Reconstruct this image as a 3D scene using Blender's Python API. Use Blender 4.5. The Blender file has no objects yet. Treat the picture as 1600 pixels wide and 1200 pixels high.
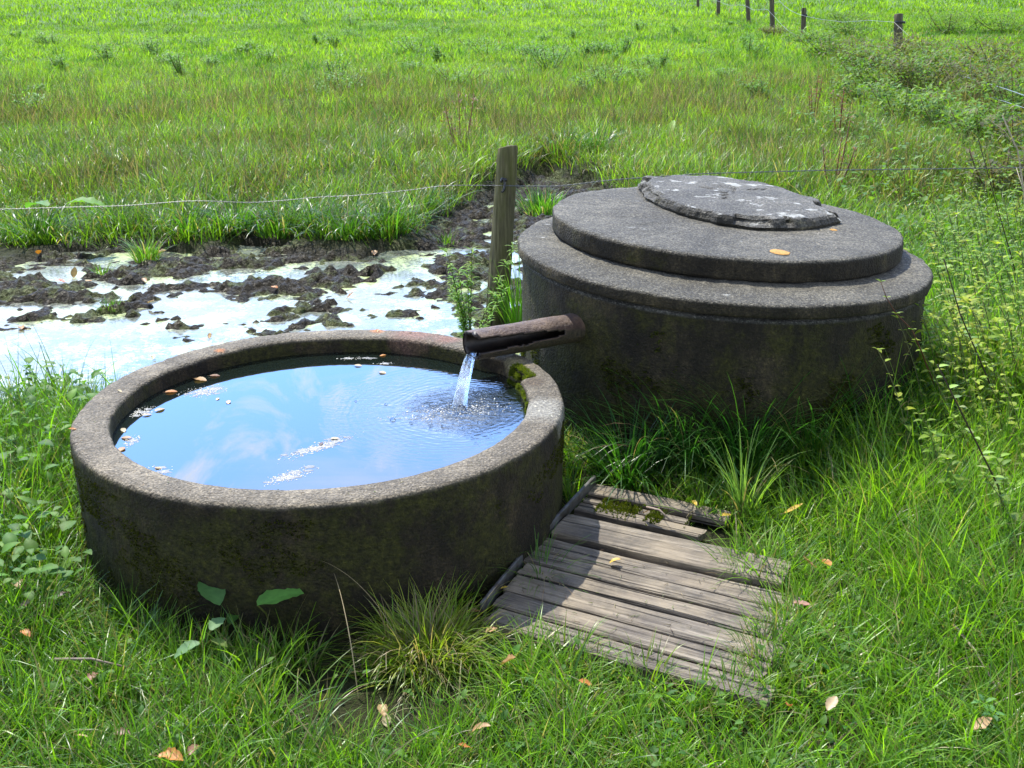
import bpy, math, random
import numpy as np
from mathutils import Vector, Matrix
R = math.radians
sc = bpy.context.scene
COL = sc.collection
rng = np.random.default_rng(7)
random.seed(7)

# ------------------------------------------------------------------ camera
CAMZ = 1.42; PITCH = 0.352; ROLL = -0.008; FPX = 1772.0
cd = bpy.data.cameras.new('camera'); cam = bpy.data.objects.new('camera', cd); COL.objects.link(cam)
cd.sensor_width = 36; cd.lens = FPX/1600*36; cd.clip_start = .05; cd.clip_end = 3000
cam.matrix_world = Matrix.Translation((0, 0, CAMZ)) @ Matrix.Rotation(math.pi/2-PITCH, 4, 'X') @ Matrix.Rotation(ROLL, 4, 'Z')
sc.camera = cam
sc.view_settings.view_transform = 'Standard'; sc.view_settings.look = 'None'
sc.view_settings.exposure = 0.88; sc.view_settings.gamma = 1
sc.cycles.max_bounces = 8; sc.cycles.transparent_max_bounces = 12

def ray(u, v):
    u = u-800; v = v-600
    c, s = math.cos(ROLL), math.sin(ROLL)
    u, v = c*u+s*v, -s*u+c*v
    a = u/FPX; b = -v/FPX
    return Vector((a, math.cos(PITCH)+b*math.sin(PITCH), -math.sin(PITCH)+b*math.cos(PITCH)))
def at(u, v, z=0.0):
    d = ray(u, v); t = (z-CAMZ)/d.z
    return Vector((d.x*t, d.y*t, z))
def at_y(u, v, y):
    d = ray(u, v); t = y/d.y
    return Vector((d.x*t, y, CAMZ+d.z*t))

# ------------------------------------------------------------------ sun and sky
SUN_EL = 53.0; SUN_AZ = -26.0            # azimuth measured from +Y towards +X
ld = bpy.data.lights.new('sun', 'SUN'); ld.energy = 4.6; ld.angle = R(0.5); ld.color = (1, .945, .83)
sun = bpy.data.objects.new('sun', ld); COL.objects.link(sun)
sd = Vector((math.sin(R(SUN_AZ))*math.cos(R(SUN_EL)), math.cos(R(SUN_AZ))*math.cos(R(SUN_EL)), math.sin(R(SUN_EL))))
sun.rotation_euler = sd.to_track_quat('Z', 'Y').to_euler()
sun.location = (-3, 6, 8)

class NT:
    def __init__(s, tree): s.t = tree; tree.nodes.clear()
    def n(s, typ, **kw):
        nd = s.t.nodes.new(typ)
        ins = kw.pop('i', {})
        for k, v in kw.items(): setattr(nd, k, v)
        for k, v in ins.items():
            if isinstance(v, bpy.types.NodeSocket): s.t.links.new(v, nd.inputs[k])
            else: nd.inputs[k].default_value = v
        return nd
    def math(s, op, a, b=0.0, c=False):
        return s.n('ShaderNodeMath', operation=op, use_clamp=c, i={0: a, 1: b}).outputs[0]
    def noise(s, vec, scale, detail=4, rough=.55, dist=0.0):
        return s.n('ShaderNodeTexNoise', i={'Vector': vec, 'Scale': scale, 'Detail': detail, 'Roughness': rough, 'Distortion': dist}).outputs['Fac']
    def ramp(s, fac, stops, interp='LINEAR'):
        nd = s.n('ShaderNodeValToRGB', i={'Fac': fac}); cr = nd.color_ramp; cr.interpolation = interp
        while len(cr.elements) > 1: cr.elements.remove(cr.elements[-1])
        cr.elements[0].position = stops[0][0]; cr.elements[0].color = c4(stops[0][1])
        for p, c in stops[1:]:
            e = cr.elements.new(p); e.color = c4(c)
        return nd.outputs[0]
    def mix(s, fac, a, b, mode='MIX'):
        nd = s.n('ShaderNodeMix', data_type='RGBA', blend_type=mode)
        for k, v in ((0, fac), (6, a), (7, b)):
            if isinstance(v, bpy.types.NodeSocket): s.t.links.new(v, nd.inputs[k])
            else: nd.inputs[k].default_value = v if k == 0 else c4(v)
        return nd.outputs[2]
    def obj(s): return s.n('ShaderNodeTexCoord').outputs['Object']
    def map(s, vec, scale=(1, 1, 1), loc=(0, 0, 0)):
        return s.n('ShaderNodeMapping', i={'Vector': vec, 'Scale': scale, 'Location': loc}).outputs[0]
def c4(c):
    if isinstance(c, (int, float)): return (c, c, c, 1)
    return tuple(c) if len(c) == 4 else (*c, 1)

w = bpy.data.worlds.new('World'); sc.world = w; w.use_nodes = True
t = NT(w.node_tree)
sky = t.n('ShaderNodeTexSky', sky_type='NISHITA', sun_disc=False, sun_elevation=R(SUN_EL), sun_rotation=R(SUN_AZ))
sky.air_density = 1.0; sky.dust_density = .6; sky.ozone_density = 1.6
gen = t.n('ShaderNodeTexCoord').outputs['Generated']
sep = t.n('ShaderNodeSeparateXYZ', i={0: gen}).outputs
# project on a cloud layer so clouds shrink towards the horizon
inv = t.math('DIVIDE', 1.0, t.math('ADD', t.math('MAXIMUM', sep[2], 0.0), .12))
cv = t.n('ShaderNodeVectorMath', operation='SCALE', i={0: gen, 'Scale': inv}).outputs[0]
n1 = t.noise(t.map(cv, (1, 1, 1), (3.1, .4, 0)), 1.15, 7, .58, .35)
n2 = t.noise(t.map(cv, (1, 2.6, 1), (7.1, 2.4, 0)), 1.6, 8, .62, 1.2)
low = t.n('ShaderNodeMapRange', i={'Value': sep[2], 1: .20, 2: .33, 3: .16, 4: 0.0}).outputs[0]
cm = t.n('ShaderNodeMapRange', interpolation_type='SMOOTHSTEP', i={'Value': t.math('ADD', t.math('ADD', t.math('MULTIPLY', n1, .65), t.math('MULTIPLY', n2, .35)), low), 1: .50, 2: .74, 3: 0.0, 4: .9}).outputs[0]
wisp = t.ramp(t.noise(t.map(cv, (1.2, .5, 1), (2.2, 8.1, 0)), 2.4, 9, .66, 2.2), [(.52, 0), (.66, .8)])
cm = t.math('MAXIMUM', cm, wisp)
hz = t.n('ShaderNodeVectorMath', operation='DOT_PRODUCT', i={0: gen, 1: (math.sin(R(SUN_AZ*.5))*.93, math.cos(R(SUN_AZ*.5))*.93, .36)}).outputs['Value']
glow = t.n('ShaderNodeMapRange', interpolation_type='SMOOTHSTEP', i={'Value': hz, 1: .50, 2: 1.0, 3: 1.0, 4: 4.6}).outputs[0]     # the sky is brighter on the sun's side
skyc = t.mix(1.0, sky.outputs[0], t.n('ShaderNodeCombineXYZ', i={0: t.math('MULTIPLY', glow, .50), 1: t.math('MULTIPLY', glow, .745), 2: t.math('MULTIPLY', glow, 1.12)}).outputs[0], 'MULTIPLY')
colr = t.mix(cm, skyc, (19.0, 20.0, 21.5))
bg = t.n('ShaderNodeBackground', i={'Color': colr, 'Strength': .09})
t.t.links.new(bg.outputs[0], t.n('ShaderNodeOutputWorld').inputs[0])

# ------------------------------------------------------------------ helpers
def tag(o, label=None, cat=None, group=None, kind=None):
    if label: o['label'] = label
    if cat: o['category'] = cat
    if group: o['group'] = group
    if kind: o['kind'] = kind
    return o
def empty(name, loc=(0, 0, 0), rz=0, **k):
    o = bpy.data.objects.new(name, None); COL.objects.link(o); o.location = loc; o.rotation_euler = (0, 0, rz)
    o.empty_display_size = .05
    return tag(o, **k)
def link(name, me, mat, parent=None, **k):
    o = bpy.data.objects.new(name, me); COL.objects.link(o)
    if mat: me.materials.append(mat)
    if parent: o.parent = parent
    return tag(o, **k)
def mesh_np(name, V, faces_flat, starts, smooth=True, col=None):
    me = bpy.data.meshes.new(name)
    me.vertices.add(len(V)); me.vertices.foreach_set('co', np.asarray(V, np.float32).ravel())
    me.loops.add(len(faces_flat)); me.loops.foreach_set('vertex_index', np.asarray(faces_flat, np.int32))
    me.polygons.add(len(starts)); me.polygons.foreach_set('loop_start', np.asarray(starts, np.int32))
    me.update(calc_edges=True)
    me.polygons.foreach_set('use_smooth', np.full(len(starts), smooth))
    if col is not None:
        a = me.attributes.new('col', 'FLOAT_COLOR', 'POINT')
        c = np.ones((len(V), 4), np.float32); c[:, :3] = col
        a.data.foreach_set('color', c.ravel())
    return me
def hsh(ix, iy, s):
    n = (ix.astype(np.int64)*374761393 + iy.astype(np.int64)*668265263 + s*982451653) & 0xffffffff
    n = ((n ^ (n >> 13))*1274126177) & 0xffffffff
    return ((n ^ (n >> 16)) & 0xffff)/65535.0
def vn(x, y, s=0):
    x = np.asarray(x, float); y = np.asarray(y, float)
    ix = np.floor(x); iy = np.floor(y); fx = x-ix; fy = y-iy
    fx = fx*fx*(3-2*fx); fy = fy*fy*(3-2*fy)
    a = hsh(ix, iy, s); b = hsh(ix+1, iy, s); c = hsh(ix, iy+1, s); d = hsh(ix+1, iy+1, s)
    return (a*(1-fx)+b*fx)*(1-fy)+(c*(1-fx)+d*fx)*fy
def fbm(x, y, s=0, o=4):
    r = 0; a = .5; tot = 0
    for i in range(o):
        r = r+a*vn(x*2**i, y*2**i, s+i*17); tot += a; a *= .55
    return r/tot
def sstep(a, b, x):
    t_ = np.clip((x-a)/(b-a), 0, 1); return t_*t_*(3-2*t_)
def sdist(P, x, y):
    """signed distance to polygon, positive inside"""
    x = np.asarray(x, float); y = np.asarray(y, float)
    d = np.full(x.shape, 1e9); ins = np.zeros(x.shape, bool)
    for i in range(len(P)):
        ax, ay = P[i-1]; bx, by = P[i]
        ex, ey = bx-ax, by-ay
        tt = np.clip(((x-ax)*ex+(y-ay)*ey)/(ex*ex+ey*ey), 0, 1)
        d = np.minimum(d, (x-ax-tt*ex)**2+(y-ay-tt*ey)**2)
        if by != ay:
            c = ((ay > y) != (by > y)) & (x < (bx-ax)*(y-ay)/(by-ay)+ax)
            ins ^= c
    return np.where(ins, 1, -1)*np.sqrt(d)

# ------------------------------------------------------------------ layout (metres)
BC = np.array([-.509, 2.872]); BR = .65; BI = .552; BZ = .323; BW = .275
s_ = .9157
WC = np.array([.776*s_, 4.125*s_]); WR = .752*s_; WZ = .518; TX = -.055
DC = np.array([.818*s_, 4.299*s_]); DR = .659*s_; DT = .070
POND = [tuple(at(u, v)[:2]) for u, v in [(-700, 425), (-100, 398), (0, 388), (60, 380), (130, 366), (220, 368), (300, 374), (420, 366), (500, 386), (570, 388), (630, 362), (690, 328), (740, 302), (800, 278), (850, 262), (905, 272), (960, 288)]]
POND += [(1.0, 5.2), (.5, 4.6), (.1, 4.0), (-.1, 3.65), (-.6, 3.6), (-1.1, 3.45)]
POND += [tuple(at(u, v)[:2]) for u, v in [(185, 650), (140, 642), (60, 640), (0, 655), (-150, 655), (-700, 655)]]
WATER_Z = -.050
def pond(x, y):
    return sdist(POND, x+.22*(fbm(x*3, y*3, 5, 3)-.5), y+(.22+.55*sstep(5.6, 6.4, y))*(fbm(x*2.2, y*2.2, 9, 4)-.5))
def ground_z(x, y, detail=True):
    x = np.asarray(x, float); y = np.asarray(y, float)
    z = .05*(fbm(x*.8, y*.8, 1, 3)-.5)
    z = z + .35*(fbm(x*.06, y*.06, 2, 2)-.5)*sstep(9, 30, y) + .018*np.clip(x-6.8, 0, 60)*sstep(14, 24, y)
    z = z + .10*sstep(6.6, 8.0, y)
    near = sstep(6, 4.5, y)*sstep(-3, -1.5, x)
    z = z*(1-.7*near)
    sdv = pond(x, y)
    wgt = sstep(-.10, .22, sdv)
    # share of mud: high at the far bank, low near the basin
    m = .35 + .155*sstep(4.95, 5.7, y) - .22*sstep(5.1, 4.3, y) +.03*sstep(.4, .1, sdv)
    m = m + .04*sstep(-.6, .4, x)
    big = .5+1.25*(.42*fbm(x*1.7, y*2.8, 31, 4)+.58*fbm(x*4.2, y*6.5, 35, 4)-.5)
    clod = 1-np.abs(2*fbm(x*6.5, y*7.5, 41, 4)-1)
    fine = fbm(x*22, y*22, 51, 3)
    mud = WATER_Z + (big-(1-m)*.78-.10)*.15 + (clod-.70)*.095*sstep(-.34, .15, big-(1-m)*.8) + (fine-.5)*.060*sstep(-.40, .05, big-(1-m)*.8)
    mud = np.where(mud > WATER_Z, WATER_Z+(mud-WATER_Z)*1.0, mud)
    z = z*(1-wgt) + mud*wgt
    # bare soil hollow around the foot of the basin and the well
    db = np.hypot(x-BC[0], y-BC[1]); z = z - .03*sstep(.95, .66, db)*(y < 3.1)
    return z, wgt
def gz(x, y): return float(ground_z(np.array([x]), np.array([y]))[0][0])

# ------------------------------------------------------------------ materials
def newmat(name):
    m = bpy.data.materials.new(name); m.use_nodes = True
    return m, NT(m.node_tree)
def out(t, sh, disp=None):
    o = t.n('ShaderNodeOutputMaterial'); t.t.links.new(sh, o.inputs[0]); return o
def bump(t, h, strength, dist):
    return t.n('ShaderNodeBump', i={'Height': h, 'Strength': strength, 'Distance': dist}).outputs[0]

def foliage_mat(name, trans=.42, rough=.42, spec=.5):
    m, t = newmat(name)
    c = t.n('ShaderNodeAttribute', attribute_name='col').outputs['Color']
    o = t.noise(t.obj(), 60, 2)
    c = t.mix(1.0, c, t.ramp(o, [(.3, (.85, .85, .85)), (.7, (1.12, 1.12, 1.1))]), 'MULTIPLY')
    p = t.n('ShaderNodeBsdfPrincipled', i={'Base Color': c, 'Roughness': rough, 'Specular IOR Level': spec})
    c2 = t.mix(1.0, c, (1.25, 1.35, .55), 'MULTIPLY')
    tr = t.n('ShaderNodeBsdfTranslucent', i={'Color': c2})
    out(t, t.n('ShaderNodeMixShader', i={0: trans, 1: p.outputs[0], 2: tr.outputs[0]}).outputs[0])
    return m
M_GRASS = foliage_mat('grass_blades', .50, .38, .5)
M_FAR = foliage_mat('far_grass', .50, .55, .22)
M_LEAF = foliage_mat('green_leaves', .45, .55, .22)
M_DEAD = foliage_mat('fallen_leaf', .22, .5, .4)
M_STEM = foliage_mat('plant_stem', .05, .6, .3)

def concrete(name, base, side, moss_amt, rust_and_shadow=None, lichen=None, speck=1.0, patch=None):
    m, t = newmat(name); o = t.obj()
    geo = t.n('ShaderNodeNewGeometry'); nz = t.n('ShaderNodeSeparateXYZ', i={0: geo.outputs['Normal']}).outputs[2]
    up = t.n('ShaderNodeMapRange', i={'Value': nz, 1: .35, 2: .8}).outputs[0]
    big = t.noise(o, 4.5, 6, .6); mid = t.noise(o, 22, 5, .65); fine = t.noise(o, 120, 3, .75)
    vor = t.n('ShaderNodeTexVoronoi', i={'Vector': o, 'Scale': 150}).outputs['Distance']
    top = t.ramp(big, [(.34, tuple(.55*x for x in base)), (.50, base), (.64, tuple(1.5*x for x in base))])
    top = t.mix(t.math('MULTIPLY', t.ramp(mid, [(.42, 0), (.62, 1)]), .45), top, tuple(.45*x for x in base))
    # aggregate grains
    gr = t.ramp(fine, [(.30, (.25, .25, .25)), (.45, (.75, .75, .75)), (.57, (1.15, 1.13, 1.1)), (.66, (2.3, 2.25, 2.1))])
    vc = t.n('ShaderNodeSeparateXYZ', i={0: t.n('ShaderNodeTexVoronoi', i={'Vector': o, 'Scale': 250}).outputs['Color']}).outputs
    top = t.mix(speck, top, t.mix(1.0, top, gr, 'MULTIPLY'))
    top = t.mix(t.math('MULTIPLY', t.ramp(vc[0], [(.86, 0), (.89, 1)]), .55*speck), top, tuple(2.4*x for x in base))
    top = t.mix(t.math('MULTIPLY', t.ramp(vc[1], [(.76, 0), (.80, 1)]), .55), top, tuple(.25*x for x in base))
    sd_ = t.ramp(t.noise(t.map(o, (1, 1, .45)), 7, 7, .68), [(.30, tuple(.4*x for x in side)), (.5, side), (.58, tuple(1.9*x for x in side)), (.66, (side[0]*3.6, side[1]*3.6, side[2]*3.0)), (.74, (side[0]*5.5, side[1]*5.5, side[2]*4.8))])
    sd_ = t.mix(.7, sd_, t.mix(1.0, sd_, gr, 'MULTIPLY'))
    mo = t.ramp(t.math('ADD', t.noise(t.map(o, (1, 1, .8), (4, 2, 1)), 5, 7, .72), moss_amt-.5), [(.50, 0), (.60, 1)])
    mc = t.ramp(t.noise(o, 60, 4, .7), [(.35, (.012, .012, .002)), (.6, (.042, .042, .006)), (.75, (.09, .088, .012))])
    sd_ = t.mix(t.math('MULTIPLY', mo, .8), sd_, mc)
    c = t.mix(up, sd_, top)  # sides coloured darker than tops, the shade of the fronts included
    if rust_and_shadow:
        sel = 0
        for (p, r, cc, sh) in rust_and_shadow:      # stains and patches, one a painted pipe shadow, with a place of their own
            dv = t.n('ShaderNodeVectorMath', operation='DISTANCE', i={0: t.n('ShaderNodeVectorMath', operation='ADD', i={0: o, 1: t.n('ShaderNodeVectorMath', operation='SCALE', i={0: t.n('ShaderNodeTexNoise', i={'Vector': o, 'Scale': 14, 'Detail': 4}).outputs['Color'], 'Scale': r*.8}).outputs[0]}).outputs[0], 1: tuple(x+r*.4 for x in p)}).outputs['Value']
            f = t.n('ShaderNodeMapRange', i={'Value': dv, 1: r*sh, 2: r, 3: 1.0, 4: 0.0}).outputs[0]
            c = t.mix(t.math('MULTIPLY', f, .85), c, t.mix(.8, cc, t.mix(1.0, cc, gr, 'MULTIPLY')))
    if lichen:
        lf = t.ramp(t.math('MULTIPLY', t.math('ADD', t.noise(t.map(o, (1, 1, .3), lichen[1]), lichen[0], 5, .6), t.math('MULTIPLY', mid, .18)), up), [(lichen[2], 0), (lichen[2]+.035, 1)])
        c = t.mix(t.math('MULTIPLY', lf, .8), c, t.ramp(mid, [(.35, (.20, .20, .17)), (.65, (.50, .50, .46))]))
    h = t.math('ADD', t.math('ADD', t.math('MULTIPLY', fine, .5), t.math('MULTIPLY', vor, .35)), t.math('MULTIPLY', mid, 1.2))
    p = t.n('ShaderNodeBsdfPrincipled', i={'Base Color': c, 'Roughness': .82, 'Specular IOR Level': .3, 'Normal': bump(t, h, 1.0, .009)})
    out(t, p.outputs[0]); return m

# ------------------------------------------------------------------ ground sheet
def axis(lo, hi, step, far_lo, far_hi, g=1.10):
    a = list(np.arange(lo, hi, step)); s = step; x = lo; L = []
    while x > far_lo: s = min(s*g, 6); x -= s; L.append(x)
    s = step; x = a[-1]; Rr = []
    while x < far_hi: s = min(s*g, 6); x += s; Rr.append(x)
    return np.array(L[::-1]+a+Rr)
gx = axis(-4.3, 1.3, .016, -160, 160); gy = axis(3.4, 8.0, .018, -14, 320)
X, Y = np.meshgrid(gx, gy); Z, W_ = ground_z(X, Y)
nx, ny = len(gx), len(gy)
idx = np.arange(nx*ny).reshape(ny, nx)
q = np.stack([idx[:-1, :-1], idx[:-1, 1:], idx[1:, 1:], idx[1:, :-1]], -1).reshape(-1, 4)
me = mesh_np('ground', np.stack([X.ravel(), Y.ravel(), Z.ravel()], 1), q.ravel(), np.arange(0, q.size, 4))
a = me.attributes.new('mud', 'FLOAT', 'POINT'); a.data.foreach_set('value', W_.ravel().astype(np.float32))
m, t = newmat('soil_and_turf'); o = t.obj()
mud = t.n('ShaderNodeAttribute', attribute_name='mud').outputs['Fac']
nb = t.noise(o, 9, 6, .65); nf = t.noise(o, 55, 5, .7); nl = t.noise(o, .35, 5, .6)
yy = t.n('ShaderNodeSeparateXYZ', i={0: o}).outputs[1]
soil = t.ramp(nf, [(.3, (.014, .010, .006)), (.55, (.040, .030, .018)), (.75, (.075, .06, .035))])
farm = t.n('ShaderNodeMapRange', i={'Value': yy, 1: 7.0, 2: 17.0}).outputs[0]
turf = t.mix(nl, (.055, .12, .012), (.12, .22, .025))
turf = t.mix(t.ramp(nb, [(.4, 0), (.7, 1)]), turf, (.05, .10, .014))
gcol = t.mix(farm, t.mix(.45, soil, (.035, .055, .012)), turf)
mcol = t.ramp(nf, [(.3, (.006, .0045, .002)), (.5, (.019, .015, .008)), (.7, (.050, .041, .023))])
alg = t.ramp(t.noise(t.map(o, (1, 1, 1), (2, 5, 0)), 4.5, 6, .7), [(.50, 0), (.58, 1)])
mcol = t.mix(t.math('MULTIPLY', alg, t.ramp(nf, [(.4, .15), (.6, .75)])), mcol, (.13, .17, .035))
c = t.mix(mud, gcol, mcol)
rg = t.math('SUBTRACT', .9, t.math('MULTIPLY', mud, t.ramp(nf, [(.4, .10), (.6, .55)])))
hh = t.math('ADD', t.math('MULTIPLY', nb, 1.0), t.math('MULTIPLY', nf, .8))
p = t.n('ShaderNodeBsdfPrincipled', i={'Base Color': c, 'Roughness': rg, 'Specular IOR Level': .16, 'Normal': bump(t, hh, 1.0, .035)})
out(t, p.outputs[0])
link('ground', me, m, kind='structure')

# pond water sheet: shallow puddle with a pale film and duckweed
P = np.array(POND); x0, x1 = -8.0, 1.3; y0, y1 = 3.35, 8.2
V = [(x0, y0, WATER_Z), (x1, y0, WATER_Z), (x1, y1, WATER_Z), (x0, y1, WATER_Z)]
me = mesh_np('pond_water', V, [0, 1, 2, 3], [0])
m, t = newmat('scummy_water'); o = t.obj()
nA = t.noise(t.map(o, (1, 1.6, 1)), 1.5, 6, .62, .6); nB = t.noise(t.map(o, (1, 1, 1), (3, 9, 0)), 4.2, 8, .72, .4); nC = t.noise(o, 70, 4, .7)
film = t.ramp(t.math('ADD', t.math('MULTIPLY', nA, .6), t.math('MULTIPLY', nB, .4)), [(.40, .10), (.48, .55), (.60, .88)])
film = t.math('MULTIPLY', film, t.ramp(nC, [(.32, .15), (.5, 1)]))
weed = t.ramp(t.math('ADD', t.math('MULTIPLY', nB, .75), t.math('MULTIPLY', nC, .25)), [(.49, 0), (.55, .95)])
fc = t.mix(nC, (.13, .155, .115), (.29, .32, .255))
fc = t.mix(t.math('MULTIPLY', t.ramp(t.noise(t.map(o, (1, 1.4, 1)), 26, 5, .75), [(.55, 0), (.60, 1)]), .8), fc, (.05, .045, .025))
fc = t.mix(weed, fc, t.ramp(nC, [(.35, (.20, .26, .07)), (.65, (.46, .52, .24))]))
p1 = t.n('ShaderNodeBsdfPrincipled', i={'Base Color': (.035, .04, .025, 1), 'Roughness': .06, 'IOR': 1.7, 'Specular IOR Level': .8, 'Normal': bump(t, nC, .08, .002)})
p2 = t.n('ShaderNodeBsdfPrincipled', i={'Base Color': fc, 'Roughness': .30, 'Specular IOR Level': .5, 'Normal': bump(t, nC, .5, .003)})
out(t, t.n('ShaderNodeMixShader', i={0: t.math('MAXIMUM', film, weed), 1: p1.outputs[0], 2: p2.outputs[0]}).outputs[0])
link('pond_water', me, m, kind='structure')

# ------------------------------------------------------------------ lathe helper (grid rows = profile, columns = angle)
def ring_mesh(name, rows, n=288, c=(0, 0), close_top=False, close_loop=False, wob=.0, seed=0, tilt=0.0, tilt_c=None):
    """rows: list of (r, z) or callables(theta)->(r,z)"""
    th = np.linspace(0, 2*np.pi, n, endpoint=False)
    V = []
    for k, rw in enumerate(rows):
        if callable(rw): r, z = rw(th)
        else: r = np.full(n, rw[0], float); z = np.full(n, rw[1], float)
        if wob:
            f = wob*(fbm(np.cos(th)*6+20+z*6, np.sin(th)*6+20+z*6+r*3, seed, 4)-.5)+wob*.35*(fbm(np.cos(th)*34+20+z*30, np.sin(th)*34+20+z*30, seed+2, 3)-.5)
            r = r+f; z = z+f*.6*(k > 0)
        x = c[0]+r*np.cos(th); y = c[1]+r*np.sin(th)
        if wob: z = z+wob*.25*(fbm(np.cos(th)*30+20+r*25, np.sin(th)*30+20+r*25, seed+5, 3)-.5)*(k > 1)
        z = z+tilt*(x-(tilt_c or c)[0])
        V.append(np.stack([x, y, z], 1))
    m_ = len(rows); V = np.concatenate(V)
    F = []; S = []
    cols = np.arange(n); nxt = (cols+1) % n
    rr = m_ if close_loop else m_-1
    for k in range(rr):
        a0 = k*n; b0 = ((k+1) % m_)*n
        F.append(np.stack([a0+cols, a0+nxt, b0+nxt, b0+cols], 1))
    F = np.concatenate(F)
    flat = list(F.ravel()); st = list(range(0, F.size, 4))
    if close_top:
        V = np.vstack([V, V[(m_-1)*n:].mean(0)])
        ci = len(V)-1
        for j in range(n):
            st.append(len(flat)); flat += [(m_-1)*n+j, (m_-1)*n+(j+1) % n, ci]
    return mesh_np(name, V, flat, st)

# ------------------------------------------------------------------ stone basin
def ang(u, v, z=BZ):
    p = at(u, v, z); return math.atan2(p.y-BC[1], p.x-BC[0])
a1 = ang(757, 563); a0 = ang(812, 592)
lo, hi = min(a0, a1), max(a0, a1)
def notch(th):
    tt = (th+math.pi) % (2*math.pi)-math.pi
    return sstep(lo-.012, lo+.012, tt)*sstep(hi+.10, hi-.05, tt)
def rim_r(base, k):
    return lambda th: (base+k*.045*notch(th), np.full(th.shape, 0.0))
def row(r, z, k=0.0, dz=0.0):
    def f(th): return r+k*notch(th)+np.zeros_like(th), z+dz*notch(th)+np.zeros_like(th)
    return f
rows = [row(BR-.004, -.12), row(BR-.003, 0), row(BR-.002, .08), row(BR-.001, .16), row(BR, .24), row(BR, BZ-.018), row(BR-.003, BZ-.006), row(BR-.010, BZ),
        row(BR-.035, BZ+.001), row(BR-.062, BZ+.001, .006, -.002), row(BI+.012, BZ, .028, -.004), row(BI+.003, BZ-.005, .030, -.004), row(BI, BZ-.014, .030, -.004), row(BI, BZ-.05, .026), row(BI, .20, .01), row(BI-.004, .05), row(BI-.02, .0)]
bas = empty('stone_basin', (BC[0], BC[1], 0), label='round grey concrete basin brimming with water, mossy dark outer wall', cat='basin')
me = ring_mesh('basin_wall', rows, 420, (0, 0), close_top=True, wob=.010, seed=3)
def loc(u, v, z=BZ):
    p = at(u, v, z); return (p.x-BC[0], p.y-BC[1], z)
stains_and_shadow = [(loc(853, 640), .105, (.235, .225, .19), .45), (loc(800, 568), .06, (.24, .21, .11), .4), (loc(835, 597), .045, (.08, .06, .04), .5),  # last entry here paints the pipe's cast shadow onto the rim
          (loc(650, 522), .10, (.21, .12, .09), .3), (loc(700, 530), .06, (.22, .12, .09), .3), (loc(590, 517), .03, (.40, .17, .07), .3), (loc(343, 548), .022, (.42, .17, .06), .4)]
MB_ = concrete('basin_concrete', (.160, .136, .098), (.018, .0135, .007), .57, rust_and_shadow=stains_and_shadow, speck=.55)
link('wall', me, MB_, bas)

# moss pads in the notch and down the inner face
def moss_mesh(name, pts, cols=((.06, .09, .008), (.16, .19, .02)), L=.010):
    V = []; F = []; S = []; C = []
    for (p, nrm) in pts:
        for k in range(3):
            d = Vector((random.gauss(0, .7), random.gauss(0, .7), random.gauss(0, .5)))+nrm*1.1; d.normalize()
            s1 = d.cross(Vector((random.random()-.5, random.random()-.5, random.random()-.5))).normalized()*random.uniform(.0015, .003)
            l = L*random.uniform(.5, 1.3); b = len(V)
            V += [p-s1, p+s1, p+d*l]; S.append(len(F)); F += [b, b+1, b+2]
            u = random.random(); cc = [cols[0][i]*(1-u)+cols[1][i]*u for i in range(3)]; C += [cc]*3
    return mesh_np(name, np.array([tuple(v) for v in V]), F, S, True, np.array(C))
pts = []
for i in range(2600):
    a_ = random.uniform(lo+.01, hi-.15); depth = random.random()
    dens = vn(np.array([a_*14]), np.array([depth*3]), 3)[0]
    if dens < .38: continue
    if random.random() < .3:
        r = random.uniform(BI+.028, BI+.052); z = BZ-.003; n_ = Vector((0, 0, 1))
    else:
        r = BI+.028-.012*depth; z = BZ-.006-depth*.045; n_ = Vector((-math.cos(a_), -math.sin(a_), .3))
    pts.append((Vector((r*math.cos(a_), r*math.sin(a_), z)), n_))
for i in range(1500):      # further moss creeping round the inner wall
    a_ = random.uniform(lo-.30, lo+.02); z = BZ-.012-random.random()**.6*.035
    if vn(np.array([a_*16]), np.array([z*60]), 8)[0] < .5: continue
    pts.append((Vector(((BI+.001)*math.cos(a_), (BI+.001)*math.sin(a_), z)), Vector((-math.cos(a_), -math.sin(a_), .2))))
o_ = link('moss', moss_mesh('moss', pts), M_LEAF, bas, label='bright green moss hanging over the inner edge below the pipe')
pts = []
for i in range(14000):
    a_ = random.uniform(-math.pi, -.02); z = random.uniform(.0, .29)
    v1 = fbm(np.array([a_*4]), np.array([z*9]), 12, 4)[0]
    if v1 < .56+.10*sstep(-2.2, -1.4, np.array(a_)): continue
    pts.append((Vector(((BR-.001)*math.cos(a_), (BR-.001)*math.sin(a_), z)), Vector((math.cos(a_), math.sin(a_), .2))))
link('moss', moss_mesh('moss', pts, ((.03, .04, .004), (.085, .09, .010)), .005), M_LEAF, bas, label='olive moss cushions on the outer wall')

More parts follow.
